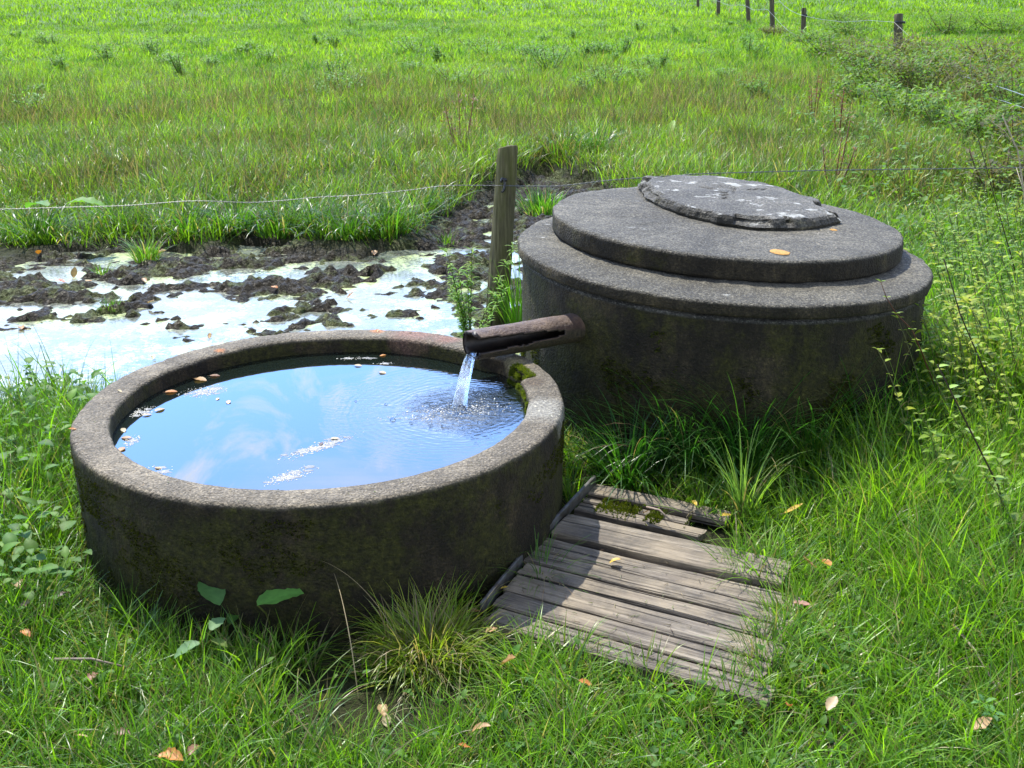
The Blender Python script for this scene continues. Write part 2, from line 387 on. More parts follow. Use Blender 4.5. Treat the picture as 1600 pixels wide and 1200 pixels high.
# basin water
th = np.linspace(0, 2*np.pi, 128, endpoint=False)
IMP = at(717, 640, BW)
rr_ = [(BI-.01+.0, BW)]
me = ring_mesh('water', [(.592, BW), (.45, BW), (.3, BW), (.15, BW)], 96, (0, 0), close_top=True)
m, t = newmat('basin_water'); o = t.obj()
ip = (IMP.x-BC[0], IMP.y-BC[1], 0)
dv = t.n('ShaderNodeVectorMath', operation='DISTANCE', i={0: t.n('ShaderNodeVectorMath', operation='ADD', i={0: o, 1: t.n('ShaderNodeVectorMath', operation='SCALE', i={0: t.n('ShaderNodeTexNoise', i={'Vector': o, 'Scale': 7, 'Detail': 3}).outputs['Color'], 'Scale': .07}).outputs[0]}).outputs[0], 1: (ip[0]+.035, ip[1]+.035, BW+.035)}).outputs['Value']
wv = t.math('SINE', t.math('MULTIPLY', dv, 330.0))
fall = t.math('POWER', t.n('ShaderNodeMapRange', i={'Value': dv, 1: .0, 2: .46, 3: 1.0, 4: 0.0}).outputs[0], 2.2)
chop = t.math('SUBTRACT', t.noise(o, 42, 4, .6, .8), .5)
chop2 = t.math('SUBTRACT', t.noise(t.map(o, (1, 2.2, 1)), 26, 3, .5, .6), .5)
near_ = t.n('ShaderNodeMapRange', i={'Value': dv, 1: .03, 2: .20, 3: 1.0, 4: 0.0}).outputs[0]
hgt = t.math('ADD', t.math('MULTIPLY', t.math('ADD', t.math('MULTIPLY', wv, .16), t.math('MULTIPLY', chop2, 1.5)), fall), t.math('MULTIPLY', chop, t.math('MULTIPLY', near_, 5.0)))
p = t.n('ShaderNodeBsdfPrincipled', i={'Base Color': (.006, .010, .008, 1), 'Roughness': .012, 'IOR': 2.25, 'Specular IOR Level': .5, 'Normal': bump(t, hgt, 1.0, .0028)})
out(t, p.outputs[0])
o_ = link('water', me, m, kind='structure'); o_.location = (BC[0], BC[1], 0)

# foam and floating scum patches on the basin water
def foam(cx, cy, n, sx, sy, rot, V, F, S, C):
    for i in range(int(n*.6)):
        a_, b_ = random.gauss(0, 1)*sx, random.gauss(0, 1)*sy
        x = cx+a_*math.cos(rot)-b_*math.sin(rot); y = cy+a_*math.sin(rot)+b_*math.cos(rot)
        if math.hypot(x-BC[0], y-BC[1]) > BI-.012: continue
        r = random.uniform(.0006, .0022)*(1 if random.random() < .93 else 1.6); b = len(V)
        V.append((x, y, BW+r*.6))
        k = 6
        for j in range(k):
            q_ = 2*math.pi*j/k; V.append((x+r*math.cos(q_), y+r*math.sin(q_), BW+.0004))
        for j in range(k):
            S.append(len(F)); F += [b, b+1+j, b+1+(j+1) % k]
        g = random.uniform(.22, .6); C += [(g, g*.98, g*.93)]*(k+1)
V = []; F = []; S = []; C = []
for (u, v, n, sx, sy, rt) in [(495, 700, 420, .045, .011, .75), (447, 745, 240, .026, .012, .7), (318, 612, 300, .028, .018, .5), (215, 645, 160, .025, .014, .9), (205, 690, 90, .02, .008, 1.4),
                              (555, 560, 60, .03, .006, 0), (600, 568, 50, .012, .006, 0), (690, 642, 200, .05, .022, .2), (660, 655, 80, .05, .006, -.1), (740, 640, 160, .05, .03, .3), (250, 733, 30, .02, .008, -.8)]:
    p = at(u, v, BW)
    for q_ in range(max(4, n//16)):          # thin torn film under the bubbles
        a_, b_ = random.gauss(0, .9)*sx, random.gauss(0, .7)*sy; rr0 = random.uniform(.006, .016)
        x_ = p.x+a_*math.cos(rt)-b_*math.sin(rt); y_ = p.y+a_*math.sin(rt)+b_*math.cos(rt); bb = len(V); kk_ = 18
        if math.hypot(x_-BC[0], y_-BC[1]) > BI-.03 or (u > 600 and u < 760 and v > 600): continue
        for j in range(kk_):
            q2 = 2*math.pi*j/kk_; r2 = rr0*random.uniform(.45, 1.1); V.append((x_+r2*math.cos(q2)*1.3, y_+r2*math.sin(q2)*.7, BW+.0003+.0001*q_/20)); C.append((.20, .21, .22))
        S.append(len(F)); F += [bb+j for j in range(kk_)]
    foam(p.x, p.y, n*2, sx, sy, rt, V, F, S, C)
link('foam', mesh_np('foam', V, F, S, True, np.array(C)), M_DEAD, label='white bubbly foam streaks floating on the basin water', cat='foam', kind='stuff')

# ------------------------------------------------------------------ well of concrete rings
wl = empty('well', (WC[0], WC[1], 0), label='wide round concrete well shaft, mossy and stained, with shade painted dark on its side, feeding the pipe', cat='well')
Wr = WR-.017
rows = [(Wr+.01, -.15), (Wr+.008, .0), (Wr+.004, .1), (Wr+.002, .2), (Wr, .3), (Wr, .4), (Wr, WZ-.064), (Wr-.008, WZ-.054), (Wr-.04, WZ-.052), (Wr-.2, WZ-.046)]
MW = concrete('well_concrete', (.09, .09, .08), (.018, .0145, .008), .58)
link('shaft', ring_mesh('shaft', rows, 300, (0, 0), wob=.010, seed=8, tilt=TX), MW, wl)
pts = []
for i in range(16000):
    a_ = random.uniform(-math.pi, 0.2); z = random.uniform(.0, .42)**1
    v1 = fbm(np.array([a_*5+3]), np.array([z*8]), 22, 4)[0]
    th_ = .52+.35*z+(.0 if (a_ < -2.3 or a_ > -1.0) else .06)
    if v1 < th_: continue
    pts.append((Vector(((Wr+.002)*math.cos(a_), (Wr+.002)*math.sin(a_), z)), Vector((math.cos(a_), math.sin(a_), .2))))
link('moss', moss_mesh('moss', pts, ((.02, .03, .003), (.08, .09, .008)), .009), M_LEAF, wl)
lid = empty('concrete_slab', (WC[0], WC[1], WZ-.044), label='large round concrete lid lying directly on the well shaft, lowest of the slabs', cat='slab')
rows = [(WR-.25, .0), (WR-.012, .0), (WR-.003, .003), (WR, .010), (WR, .033), (WR-.003, .039), (WR-.010, .043), (WR-.05, .044), (WR-.12, .044), (WR-.22, .044), (WR-.4, .044)]
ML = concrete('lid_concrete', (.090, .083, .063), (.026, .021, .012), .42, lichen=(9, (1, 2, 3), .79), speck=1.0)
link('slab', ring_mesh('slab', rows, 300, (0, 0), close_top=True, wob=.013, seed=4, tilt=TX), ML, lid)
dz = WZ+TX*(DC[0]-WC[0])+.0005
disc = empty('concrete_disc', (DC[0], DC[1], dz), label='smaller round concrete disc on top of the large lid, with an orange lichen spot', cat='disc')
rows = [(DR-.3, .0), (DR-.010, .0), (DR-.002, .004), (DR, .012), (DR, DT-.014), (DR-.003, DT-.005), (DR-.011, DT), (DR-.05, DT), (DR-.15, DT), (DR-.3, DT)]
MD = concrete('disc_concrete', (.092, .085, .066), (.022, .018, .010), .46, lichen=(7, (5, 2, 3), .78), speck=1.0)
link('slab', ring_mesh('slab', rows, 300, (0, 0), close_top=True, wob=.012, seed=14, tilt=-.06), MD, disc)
def disc_z(x): return dz+DT-.06*(x-DC[0])
# orange lichen blobs
def blob(name, cx, cy, z, rx, ry, mat, parent=None, hgt_=.003, n=40, seed=0, col=(1, 1, 1), tilt=-.06, inner=None):
    V = [(0, 0, hgt_)]; C = [inner or col]
    for k, f in enumerate((.55, .85, 1.0)):
        for j in range(n):
            a_ = 2*math.pi*j/n; w_ = 1+.18*(fbm(np.array([math.cos(a_)*2+seed]), np.array([math.sin(a_)*2]), seed, 3)[0]-.5)*2
            V.append((rx*f*w_*math.cos(a_), ry*f*w_*math.sin(a_), (hgt_, hgt_*.9, .0)[k]+tilt*rx*f*w_*math.cos(a_))); C.append(col)
    F = []; S = []
    for j in range(n): S.append(len(F)); F += [0, 1+j, 1+(j+1) % n]
    for k in range(2):
        for j in range(n):
            S.append(len(F)); a0 = 1+k*n; b0 = a0+n; F += [a0+j, b0+j, b0+(j+1) % n, a0+(j+1) % n]
    o = link(name, mesh_np(name, V, F, S, True, np.array(C)), mat, parent)
    o.location = (cx, cy, z); return o
m, t = newmat('orange_lichen'); o = t.obj()
c = t.ramp(t.noise(o, 120, 4, .7), [(.3, (.20, .10, .02)), (.6, (.48, .25, .05)), (.8, (.30, .22, .12))])
out(t, t.n('ShaderNodeBsdfPrincipled', i={'Base Color': c, 'Roughness': .9, 'Normal': bump(t, t.noise(o, 200, 3), .7, .002)}).outputs[0]); M_LICH = m
for (u, v, rx, ry) in [(1218, 396, .031, .034), (1303, 354, .012, .014)]:
    p = at(u, v, disc_z(.9)); z = disc_z(p.x)
    blob('lichen', p.x-DC[0], p.y-DC[1], z-dz+.0005, rx, ry, M_LICH, disc, .002, seed=int(u))

# broken flat stone on top
SB = [(1003, 296), (998, 306), (1010, 324), (1035, 337), (1075, 349), (1120, 358), (1165, 363), (1205, 363), (1250, 360), (1290, 352), (1311, 345)]
ST = [(1313, 331), (1290, 322), (1283, 309), (1240, 295), (1190, 285), (1140, 280), (1090, 278), (1040, 281), (1015, 287)]
ol = [at(u, v, disc_z(.95)) for u, v in SB]+[at(u, v, disc_z(.95)+.03) for u, v in ST]
oc = np.array([[p.x, p.y] for p in ol]); sc_ = oc.mean(0)
n = 420
cum = np.r_[0, np.cumsum(np.hypot(*(np.roll(oc, -1, 0)-oc).T))]
sp = np.linspace(0, cum[-1], n, endpoint=False)
oo = np.stack([np.interp(sp, cum, np.r_[oc[:, k], oc[0, k]]) for k in (0, 1)], 1)-sc_
j_ = np.arange(n)
edge = (fbm(oo[:, 0]*18+9, oo[:, 1]*18+9, 77, 4)-.5)
V = []
levels = [(.99, .001, .4), (1.005, .006, .8), (1.01, .012, 1.1), (1.0, .020, 1.5), (.99, .028, 1.7), (.975, .034, 1.5), (.965, .037, 1.3), (.93, .039, .6), (.88, .040, .2), (.8, .041, 0), (.7, .042, 0), (.6, .043, 0), (.5, .044, 0), (.4, .044, 0), (.3, .045, 0), (.2, .045, 0), (.1, .045, 0)]
chip = sstep(.52, .62, fbm(oo[:, 0]*11+3, oo[:, 1]*11, 66, 3)); rough_ = fbm(oo[:, 0]*45+9, oo[:, 1]*45+9, 78, 3)-.5
for k, (f, h, e) in enumerate(levels):
    cut = chip*(.0, .01, .0, .03, .06, .07, .06, .02, 0, 0, 0, 0, 0, 0, 0, 0, 0)[k]
    P2 = oo*(f+edge[:, None]*.06*e+rough_[:, None]*.012*e-cut[:, None])
    hz = h-.010*chip*(3 < k < 8)+.007*(fbm(P2[:, 0]*9+4, P2[:, 1]*9, 5, 5)-.5)*(k > 4)+.003*(vn(P2[:, 0]*60, P2[:, 1]*60+k*3, 6)-.5)*(0 < k < 8)
    # two cracks running over the top
    for (cx_, cy_, an, ln_) in ((-.02, .02, 1.15, .14), (.02, .13, .12, .15)):
        qx = (P2[:, 0]-cx_)*math.cos(an)+(P2[:, 1]-cy_)*math.sin(an); qy = -(P2[:, 0]-cx_)*math.sin(an)+(P2[:, 1]-cy_)*math.cos(an)+.012*np.sin(qx*40)
        hz = hz-.006*(np.abs(qx) < ln_)*sstep(.010, .002, np.abs(qy))*(k > 7)
    V.append(np.stack([P2[:, 0], P2[:, 1], hz-.06*P2[:, 0]], 1))
V = np.concatenate(V); F = []; S = []
for k in range(len(levels)-1):
    for j in range(n):
        S.append(len(F)); F += [k*n+j, k*n+(j+1) % n, (k+1)*n+(j+1) % n, (k+1)*n+j]
S.append(len(F)); F += list(range((len(levels)-1)*n, len(levels)*n))
me = mesh_np('flat_stone', V, F, S, False)
# a crack across the stone, as a dark groove in its colour and relief
MS = concrete('weathered_stone', (.095, .090, .076), (.036, .033, .024), .42, lichen=(11, (2, 7, 3), .675), speck=.9)
so = link('flat_stone', me, MS, label='thin broken slab of weathered stone with pale lichen, topmost on the well', cat='stone slab')
so.location = (sc_[0], sc_[1], disc_z(sc_[0])-.001)

# ------------------------------------------------------------------ generic mesh builder for plants and small things
class MB:
    def __init__(s): s.V = []; s.F = []; s.S = []; s.C = []
    def face(s, idx): s.S.append(len(s.F)); s.F += idx
    def tube(s, pts, r0, r1, col, k=5, jit=0):
        b = len(s.V); n = len(pts)
        for i, p in enumerate(pts):
            p = Vector(p); d = (Vector(pts[min(i+1, n-1)])-Vector(pts[max(i-1, 0)])).normalized()
            u = d.orthogonal().normalized() if abs(d.z) > .99 else d.cross(Vector((0, 0, 1))).normalized(); v = d.cross(u)
            r = r0+(r1-r0)*i/max(1, n-1)
            for j in range(k):
                a_ = 2*math.pi*j/k; s.V.append(tuple(p+(u*math.cos(a_)+v*math.sin(a_))*r*(1+random.uniform(-jit, jit)))); s.C.append(col)
        for i in range(n-1):
            for j in range(k): s.face([b+i*k+j, b+i*k+(j+1) % k, b+(i+1)*k+(j+1) % k, b+(i+1)*k+j])
        s.face([b+j for j in range(k)][::-1]); s.face([b+(n-1)*k+j for j in range(k)])
    def leaf(s, p, d, L, W, col, up=Vector((0, 0, 1)), droop=.5, fold=.25, n=6, shape='ovate', curl=0.0, ser=0.0):
        """leaf blade from p along d, left/mid/right strip that droops"""
        d = Vector(d).normalized(); side = d.cross(up)
        side = side.normalized() if side.length > 1e-3 else Vector((1, 0, 0))
        nrm = side.cross(d).normalized(); b = len(s.V); pos = Vector(p); ang_ = 0
        for i in range(n+1):
            tt = i/n
            if shape == 'ovate': wd = math.sin(math.pi*min(1, tt**.62*.97+.02))**.9
            elif shape == 'heart': wd = math.sin(math.pi*min(1, tt**.5*.98+.015))**.8
            elif shape == 'lance': wd = math.sin(math.pi*(tt*.93+.06))**.8
            else: wd = 1-tt
            if i == n: wd = .02
            wd *= W*.5*(1+(ser if i % 2 else -ser))
            dd = (d*math.cos(ang_)-nrm*math.sin(ang_)); nn = (nrm*math.cos(ang_)+d*math.sin(ang_))
            cl = curl*wd
            cc = tuple(col[q]*(1+.15*(tt-.5)) for q in range(3))
            s.V += [tuple(pos-side*wd+nn*(fold*wd+cl*random.random())), tuple(pos), tuple(pos+side*wd+nn*(fold*wd+cl*random.random()))]
            s.C += [cc, tuple(min(1, x*1.25) for x in col), cc]
            pos = pos+dd*(L/n); ang_ += droop/n
        for i in range(n):
            a0 = b+3*i; s.face([a0, a0+1, a0+4, a0+3]); s.face([a0+1, a0+2, a0+5, a0+4])
    def blade(s, p, az, L, W, th0, th1, col, n=6, twist=0.0):
        b = len(s.V); pos = Vector(p); dirh = Vector((math.cos(az), math.sin(az), 0))
        sa = az+math.pi/2+twist; side = Vector((math.cos(sa), math.sin(sa), 0))
        for i in range(n+1):
            tt = i/n; th_ = th0+(th1-th0)*tt**1.3; wd = W*.5*(1-tt**2.2)+.0002
            s.V += [tuple(pos-side*wd), tuple(pos+side*wd)]; s.C += [col, col]
            pos = pos+(dirh*math.sin(th_)+Vector((0, 0, 1))*math.cos(th_))*(L/n)
        for i in range(n):
            a0 = b+2*i; s.face([a0, a0+1, a0+3, a0+2])
    def build(s, name, mat, parent=None, loc=None, **k):
        o = link(name, mesh_np(name, s.V, s.F, s.S, True, np.array(s.C)), mat, parent, **k)
        if loc is not None: o.location = loc
        return o
def jc(c, a_=.15):
    f = 1+random.uniform(-a_, a_); return tuple(max(0, x*f*(1+random.uniform(-a_, a_)*.5)) for x in c)

# ------------------------------------------------------------------ spout pipe
tipc = Vector((-.128, 3.165, .378)); rootc = Vector((.300, 3.412, .372))
ax = (rootc-tipc).normalized(); sx_ = ax.cross(Vector((0, 0, 1))).normalized(); up_ = sx_.cross(ax).normalized()
PL = (rootc-tipc).length; pr_ = .048
nL, nA_ = 70, 64; V = []; keep = {}
for i in range(nL):
    for j in range(nA_):
        a_ = 2*math.pi*j/nA_            # 0 = near right side (towards the camera), pi/2 = top
        s0 = i/(nL-1)*PL
        tip_cut = .012*math.sin(a_*2+1)+.012*(vn(np.array([j*.35]), np.array([1.0]), 5)[0]-.5)
        if i == 0: s0 = max(0, .012+tip_cut)
        rr = pr_*(1+.05*(vn(np.array([s0*30]), np.array([a_*2]), 6)[0]-.5))
        rr *= 1+.10*(1-s0/PL)*max(0, math.cos(a_))
        p = tipc+ax*s0+sx_*(rr*math.cos(a_))+up_*(rr*math.sin(a_)*.92)
        V.append(tuple(p))
F = []; S = []
for i in range(nL-1):
    for j in range(nA_):
        a_ = 2*math.pi*(j+.5)/nA_; a_ = (a_+math.pi) % (2*math.pi)-math.pi
        s0 = (i+.5)/(nL-1)
        e = .22*(fbm(np.array([s0*20]), np.array([2.0+(a_ > 0)*7]), 9, 3)[0]-.5)
        wtop = .62*(1-s0/.66)**.45 if s0 < .66 else -1
        wbot = .30*(1-s0/.62)**.6 if s0 < .62 else -1
        if wtop > 0 and -wbot+e-.02 < a_ < wtop+e*.5+.1: continue
        S.append(len(F)); F += [i*nA_+j, (i+1)*nA_+j, (i+1)*nA_+(j+1) % nA_, i*nA_+(j+1) % nA_]
m, t = newmat('rusty_pipe'); o = t.obj()
n1_ = t.noise(o, 30, 6, .65); n2_ = t.noise(o, 130, 4, .7)
c = t.ramp(n1_, [(.3, (.035, .017, .010)), (.5, (.080, .044, .028)), (.65, (.14, .088, .052)), (.8, (.12, .045, .018))])
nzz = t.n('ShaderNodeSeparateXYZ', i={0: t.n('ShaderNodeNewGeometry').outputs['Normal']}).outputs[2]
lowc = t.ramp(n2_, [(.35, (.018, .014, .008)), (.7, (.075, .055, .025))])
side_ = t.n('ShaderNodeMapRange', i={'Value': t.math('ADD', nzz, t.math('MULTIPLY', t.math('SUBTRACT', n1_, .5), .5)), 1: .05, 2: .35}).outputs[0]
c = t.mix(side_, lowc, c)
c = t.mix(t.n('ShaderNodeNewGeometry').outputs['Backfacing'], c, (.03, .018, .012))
out(t, t.n('ShaderNodeBsdfPrincipled', i={'Base Color': c, 'Roughness': .62, 'Normal': bump(t, t.math('ADD', n1_, n2_), 1.0, .006)}).outputs[0])
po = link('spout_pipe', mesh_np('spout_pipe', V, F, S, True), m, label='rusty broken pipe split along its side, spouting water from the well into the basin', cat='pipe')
md = po.modifiers.new('thickness', 'SOLIDIFY'); md.thickness = .007; md.offset = -1; md.material_offset = 1; md.material_offset_rim = 1
mi, t = newmat('wet_shaded_pipe_inside'); out(t, t.n('ShaderNodeBsdfPrincipled', i={'Base Color': t.ramp(t.noise(t.obj(), 60, 5, .7), [(.35, (.006, .004, .003)), (.7, (.035, .022, .014))]), 'Roughness': .5}).outputs[0]); po.data.materials.append(mi)  # wet inner wall, its shade painted in as near black

# jet of water
p0 = tipc-up_*.030+ax*.01; p1 = Vector((IMP.x, IMP.y, BW-.006))
V = []; nL, nA_ = 56, 40
for i in range(nL):
    tt = i/(nL-1)*1.06-.06
    c_ = Vector((p0.x+(p1.x-p0.x)*tt, p0.y+(p1.y-p0.y)*tt, p0.z+(p1.z-p0.z)*tt*abs(tt)))
    fx = .0145+.004*tt; fy = .007
    if tt > .8: fx *= 1+(tt-.8)*1.0
    for j in range(nA_):
        a_ = 2*math.pi*j/nA_
        rp = 1+.30*(fbm(np.array([math.cos(a_)*2.6+5]), np.array([math.sin(a_)*2.6+tt*1.4]), 7, 3)[0]-.5)+.10*math.sin(a_*6+tt*4)+.16*tt*(vn(np.array([math.cos(a_)*5+5]), np.array([tt*9+math.sin(a_)*5]), 8)[0]-.5)
        V.append((c_.x+fx*rp*math.cos(a_), c_.y-fy*rp*math.sin(a_)*.6, c_.z+fy*rp*math.sin(a_)))
F = []; S = []
for i in range(nL-1):
    for j in range(nA_):
        S.append(len(F)); F += [i*nA_+j, i*nA_+(j+1) % nA_, (i+1)*nA_+(j+1) % nA_, (i+1)*nA_+j]
S.append(len(F)); F += list(range(nA_))[::-1]; S.append(len(F)); F += [(nL-1)*nA_+j for j in range(nA_)]
m, t = newmat('falling_water'); o = t.obj()
st = t.noise(t.map(o, (1, .25, .25)), 170, 4, .6, .3)
g = t.n('ShaderNodeBsdfGlass', i={'Color': (.93, .97, 1, 1), 'Roughness': .0, 'IOR': 1.33, 'Normal': bump(t, st, 1.0, .002)})
gl = t.n('ShaderNodeBsdfGlossy', i={'Color': (.9, .95, 1, 1), 'Roughness': .08, 'Normal': bump(t, st, 1.0, .005)})
fo = t.n('ShaderNodeBsdfDiffuse', i={'Color': (.8, .85, .9, 1)})
x1 = t.n('ShaderNodeMixShader', i={0: .05, 1: g.outputs[0], 2: gl.outputs[0]})
x2 = t.n('ShaderNodeMixShader', i={0: t.ramp(st, [(.60, 0), (.74, .15)]), 1: x1.outputs[0], 2: fo.outputs[0]})
out(t, x2.outputs[0]); M_JET = m
link('water_jet', mesh_np('water_jet', V, F, S, True), m, label='clear jet of water falling from the rusty pipe into the basin', cat='water jet')
# bubbles
m, t = newmat('bubble_film')
g = t.n('ShaderNodeBsdfGlass', i={'Color': (.95, .98, 1, 1), 'Roughness': .0, 'IOR': 1.2}); out(t, g.outputs[0]); M_BUB = m
for k, (u, v, r) in enumerate([(614, 656, .0085), (643, 661, .006), (673, 665, .0065), (693, 666, .0075), (603, 632, .005), (556, 627, .004)]):
    p = at(u, v, BW); rows = [(r*math.cos(q_), r*.75*math.sin(q_)+.0003) for q_ in (0, .35, .7, 1.05, 1.35)]
    o_ = link('bubble', ring_mesh('bubble', rows, 20, (0, 0), close_top=True), M_BUB, label='small round air bubble floating in the row left of the water jet' if k < 4 else ('lone small bubble above and left of the bubble row' if k == 4 else 'tiny bubble farthest left of the water jet'), cat='bubble', group='bubbles floating on the basin water')
    o_.location = (p.x, p.y, BW)

# ------------------------------------------------------------------ near fence post, insulator and wires
def wood_post_mat(name, dark, lite, green=0.3):
    m, t = newmat(name); o = t.obj()
    a_ = t.noise(t.map(o, (1, 1, .05)), 90, 5, .7); b_ = t.noise(t.map(o, (1, 1, .3)), 12, 5, .65); k_ = t.noise(t.map(o, (1, 1, .02)), 45, 2, .5, .2)
    c = t.mix(t.ramp(a_, [(.35, 0), (.65, 1)]), dark, lite)
    c = t.mix(t.math('MULTIPLY', t.ramp(b_, [(.45, 0), (.62, 1)]), green), c, (.075, .085, .018))
    c = t.mix(t.ramp(k_, [(.30, 1), (.36, 0)]), c, (.015, .012, .008))
    out(t, t.n('ShaderNodeBsdfPrincipled', i={'Base Color': c, 'Roughness': .85, 'Specular IOR Level': .2, 'Normal': bump(t, t.math('ADD', a_, t.math('MULTIPLY', k_, 1.5)), .9, .006)}).outputs[0])
    return m
M_POST = wood_post_mat('post_wood', (.050, .046, .026), (.17, .155, .085), .7)
M_POST2 = wood_post_mat('old_post_wood', (.05, .042, .03), (.15, .13, .095), .2)
def post_mesh(name, top, base, r0, r1, n=28, L=26, seed=1, cracks=3):
    V = []; F = []; S = []
    base = Vector(base); top = Vector(top)
    for i in range(L+2):
        tt = min(1, i/(L-1)); c_ = base.lerp(top, tt); r = r0+(r1-r0)*tt
        f = 1.0 if i < L-1 else (1, .93, .45)[i-(L-1)]
        for j in range(n):
            a_ = 2*math.pi*j/n
            w_ = 1+.10*(fbm(np.array([math.cos(a_)*1.5+3]), np.array([math.sin(a_)*1.5+tt*2.5]), seed, 3)[0]-.5)
            for q_ in range(cracks):
                if j == (5+q_*9+seed) % n: w_ -= .09
            V.append((c_.x+r*f*w_*math.cos(a_), c_.y+r*f*w_*math.sin(a_), c_.z+(.0 if i < L else .004)+.01*math.cos(a_+1)*(tt > .99)))
    for i in range(L+1):
        for j in range(n): S.append(len(F)); F += [i*n+j, i*n+(j+1) % n, (i+1)*n+(j+1) % n, (i+1)*n+j]
    S.append(len(F)); F += [(L+1)*n+j for j in range(n)]
    return mesh_np(name, V, F, S, True)
PY = 4.70
ptop = at_y(793.5, 231, PY); pbase = at_y(776, 500, PY); d_ = ptop-pbase
pb = ptop-d_*((ptop.z+.12)/d_.z)
post = empty('fence_post', (0, 0, 0), label='thick weathered round fence post between the basin and the well', cat='fence post')
post.location = (pb.x, pb.y, 0)
off = Vector((pb.x, pb.y, 0))
link('shaft', post_mesh('shaft', ptop-off, pb-off, .053, .042, seed=2), M_POST, post)
m, t = newmat('black_plastic'); out(t, t.n('ShaderNodeBsdfPrincipled', i={'Base Color': (.012, .013, .016, 1), 'Roughness': .3}).outputs[0]); M_BLK = m
m, t = newmat('galvanised_wire'); out(t, t.n('ShaderNodeBsdfPrincipled', i={'Base Color': (.13, .14, .14, 1), 'Metallic': .5, 'Roughness': .45}).outputs[0]); M_WIRE = m
ip_ = at_y(787, 289, PY-.052)
b = MB(); pts = [ip_+Vector((.014*math.cos(a_)*.6-.004, -.006+.006*math.sin(a_), .026*math.sin(a_)+.004*math.cos(a_))) for a_ in np.linspace(-2.2, 2.6, 14)]
b.tube([p-off for p in pts], .0055, .0055, (0, 0, 0), 8)
b.tube([ip_+Vector((.004, .02, .02))-off, ip_+Vector((.008, -.012, .022))-off], .007, .007, (0, 0, 0), 8)
b.build('insulator', M_BLK, post)

def wire(name, pts, label, r=.0016, hr=.0024, pitch=.05, barbs=0, cat='wire', step=.012, parent=None, group=None):
    pts = [Vector(p) for p in pts]; P_ = []
    for i in range(len(pts)-1):        # catmull-rom
        a_, b_, c_, d_ = pts[max(i-1, 0)], pts[i], pts[i+1], pts[min(i+2, len(pts)-1)]
        nn = max(2, int((c_-b_).length/step))
        for k in range(nn):
            tt = k/nn
            P_.append(.5*((2*b_)+(c_-a_)*tt+(2*a_-5*b_+4*c_-d_)*tt*tt+(3*b_-a_-3*c_+d_)*tt**3))
    P_.append(pts[-1]); b = MB()
    sl = 0; A = []; B = []
    for i, p in enumerate(P_):
        if i: sl += (p-P_[i-1]).length
        ph = 2*math.pi*sl/pitch
        o_ = Vector((0, math.cos(ph), math.sin(ph)))*hr
        A.append(p+o_); B.append(p-o_)
    if hr > 0:
        b.tube(A, r, r, (1, 1, 1), 4); b.tube(B, r, r, (1, 1, 1), 4)
    else: b.tube(P_, r, r, (1, 1, 1), 4)
    if barbs:
        acc = 0
        for i in range(1, len(P_)-1):
            acc += (P_[i]-P_[i-1]).length
            if acc > barbs:
                acc = 0; p = P_[i]; dx = (P_[i+1]-P_[i-1]).normalized()
                for s in (-1, 1):
                    v = Vector((random.uniform(-.3, .3), random.uniform(-.5, .5), s)).normalized()
                    b.tube([p-v*.004, p+v*.013+dx*.004*s], r*.9, r*.3, (1, 1, 1), 4)
                b.tube([p-dx*.006, p+dx*.006], r*2.6, r*2.6, (1, 1, 1), 5)
    return b.build(name, M_WIRE, parent, label=label, cat=cat, group=group)
wl_ = [(786, 290, 4.64), (700, 290, 4.63), (640, 297, 4.62), (560, 305, 4.6), (500, 308, 4.6), (400, 316, 4.55), (300, 314, 4.5), (200, 321, 4.48), (100, 324, 4.45), (0, 327, 4.4), (-150, 330, 4.3), (-400, 322, 4.2)]
wire('twisted_wire', [at_y(u, v, y) for u, v, y in wl_], 'slack twisted fence wire running left from the thick post over the pond', r=.0009, hr=.0013, barbs=0)
wr_ = [(786, 290, 4.64), (835, 291, 4.67), (880, 290, 4.7), (960, 281, 4.75), (1060, 274, 4.8), (1110, 271, 4.82), (1300, 266, 4.95), (1450, 264, 5.0), (1600, 262, 5.1), (1750, 258, 5.2), (1950, 250, 5.4)]
wire('twisted_wire', [at_y(u, v, y) for u, v, y in wr_], 'thin dark fence wire running right from the thick post above the well', r=.0013, hr=.0018)

# far fence
fp = [(1405, 22, 80, .075, 'squared grey fence post nearest of the far line, rising out of weeds'), (1256, 13, 63, .05, 'slim dark far fence post second from the right, with wires tied near its top'),
      (1209, -6, 50, .055, 'far fence post third from the right, leaning slightly left'), (1172, -22, 38, .055, 'tilted far fence post fourth from the right'),
      (1123, -30, 27, .055, 'far fence post fifth from the right at the top edge of the picture'), (1091, -36, 12, .055, 'farthest visible fence post, only its foot in view')]
tops = []
for k, (u, v0, v1, r, lb) in enumerate(fp):
    pbs = at(u, v1, .05); z = gz(pbs.x, pbs.y); pbs = at(u+(.0), v1, z)
    tp = at_y(u+(-1, 0, -5, -6, 0, 0)[k], v0, pbs.y)
    if k >= 2: tp.z = z+.95
    e = empty('fence_post', (pbs.x, pbs.y, z), label=lb, cat='fence post', group='posts of the far fence')
    link('shaft', post_mesh('shaft', Vector((tp.x-pbs.x, 0, tp.z-z)), Vector((0, 0, -.25)), r, r*.92, n=10 if k else 4, L=8, seed=k, cracks=0), M_POST2, e)
    b = MB(); b.tube([(-r*1.6, -.02, tp.z-z-.12), (r*.2, -.02-r, tp.z-z-.12)], .02, .02, (0, 0, 0), 6); b.build('insulator', M_BLK, e)
    tops.append(Vector((tp.x-r*.9, pbs.y-.03, tp.z-.12)))
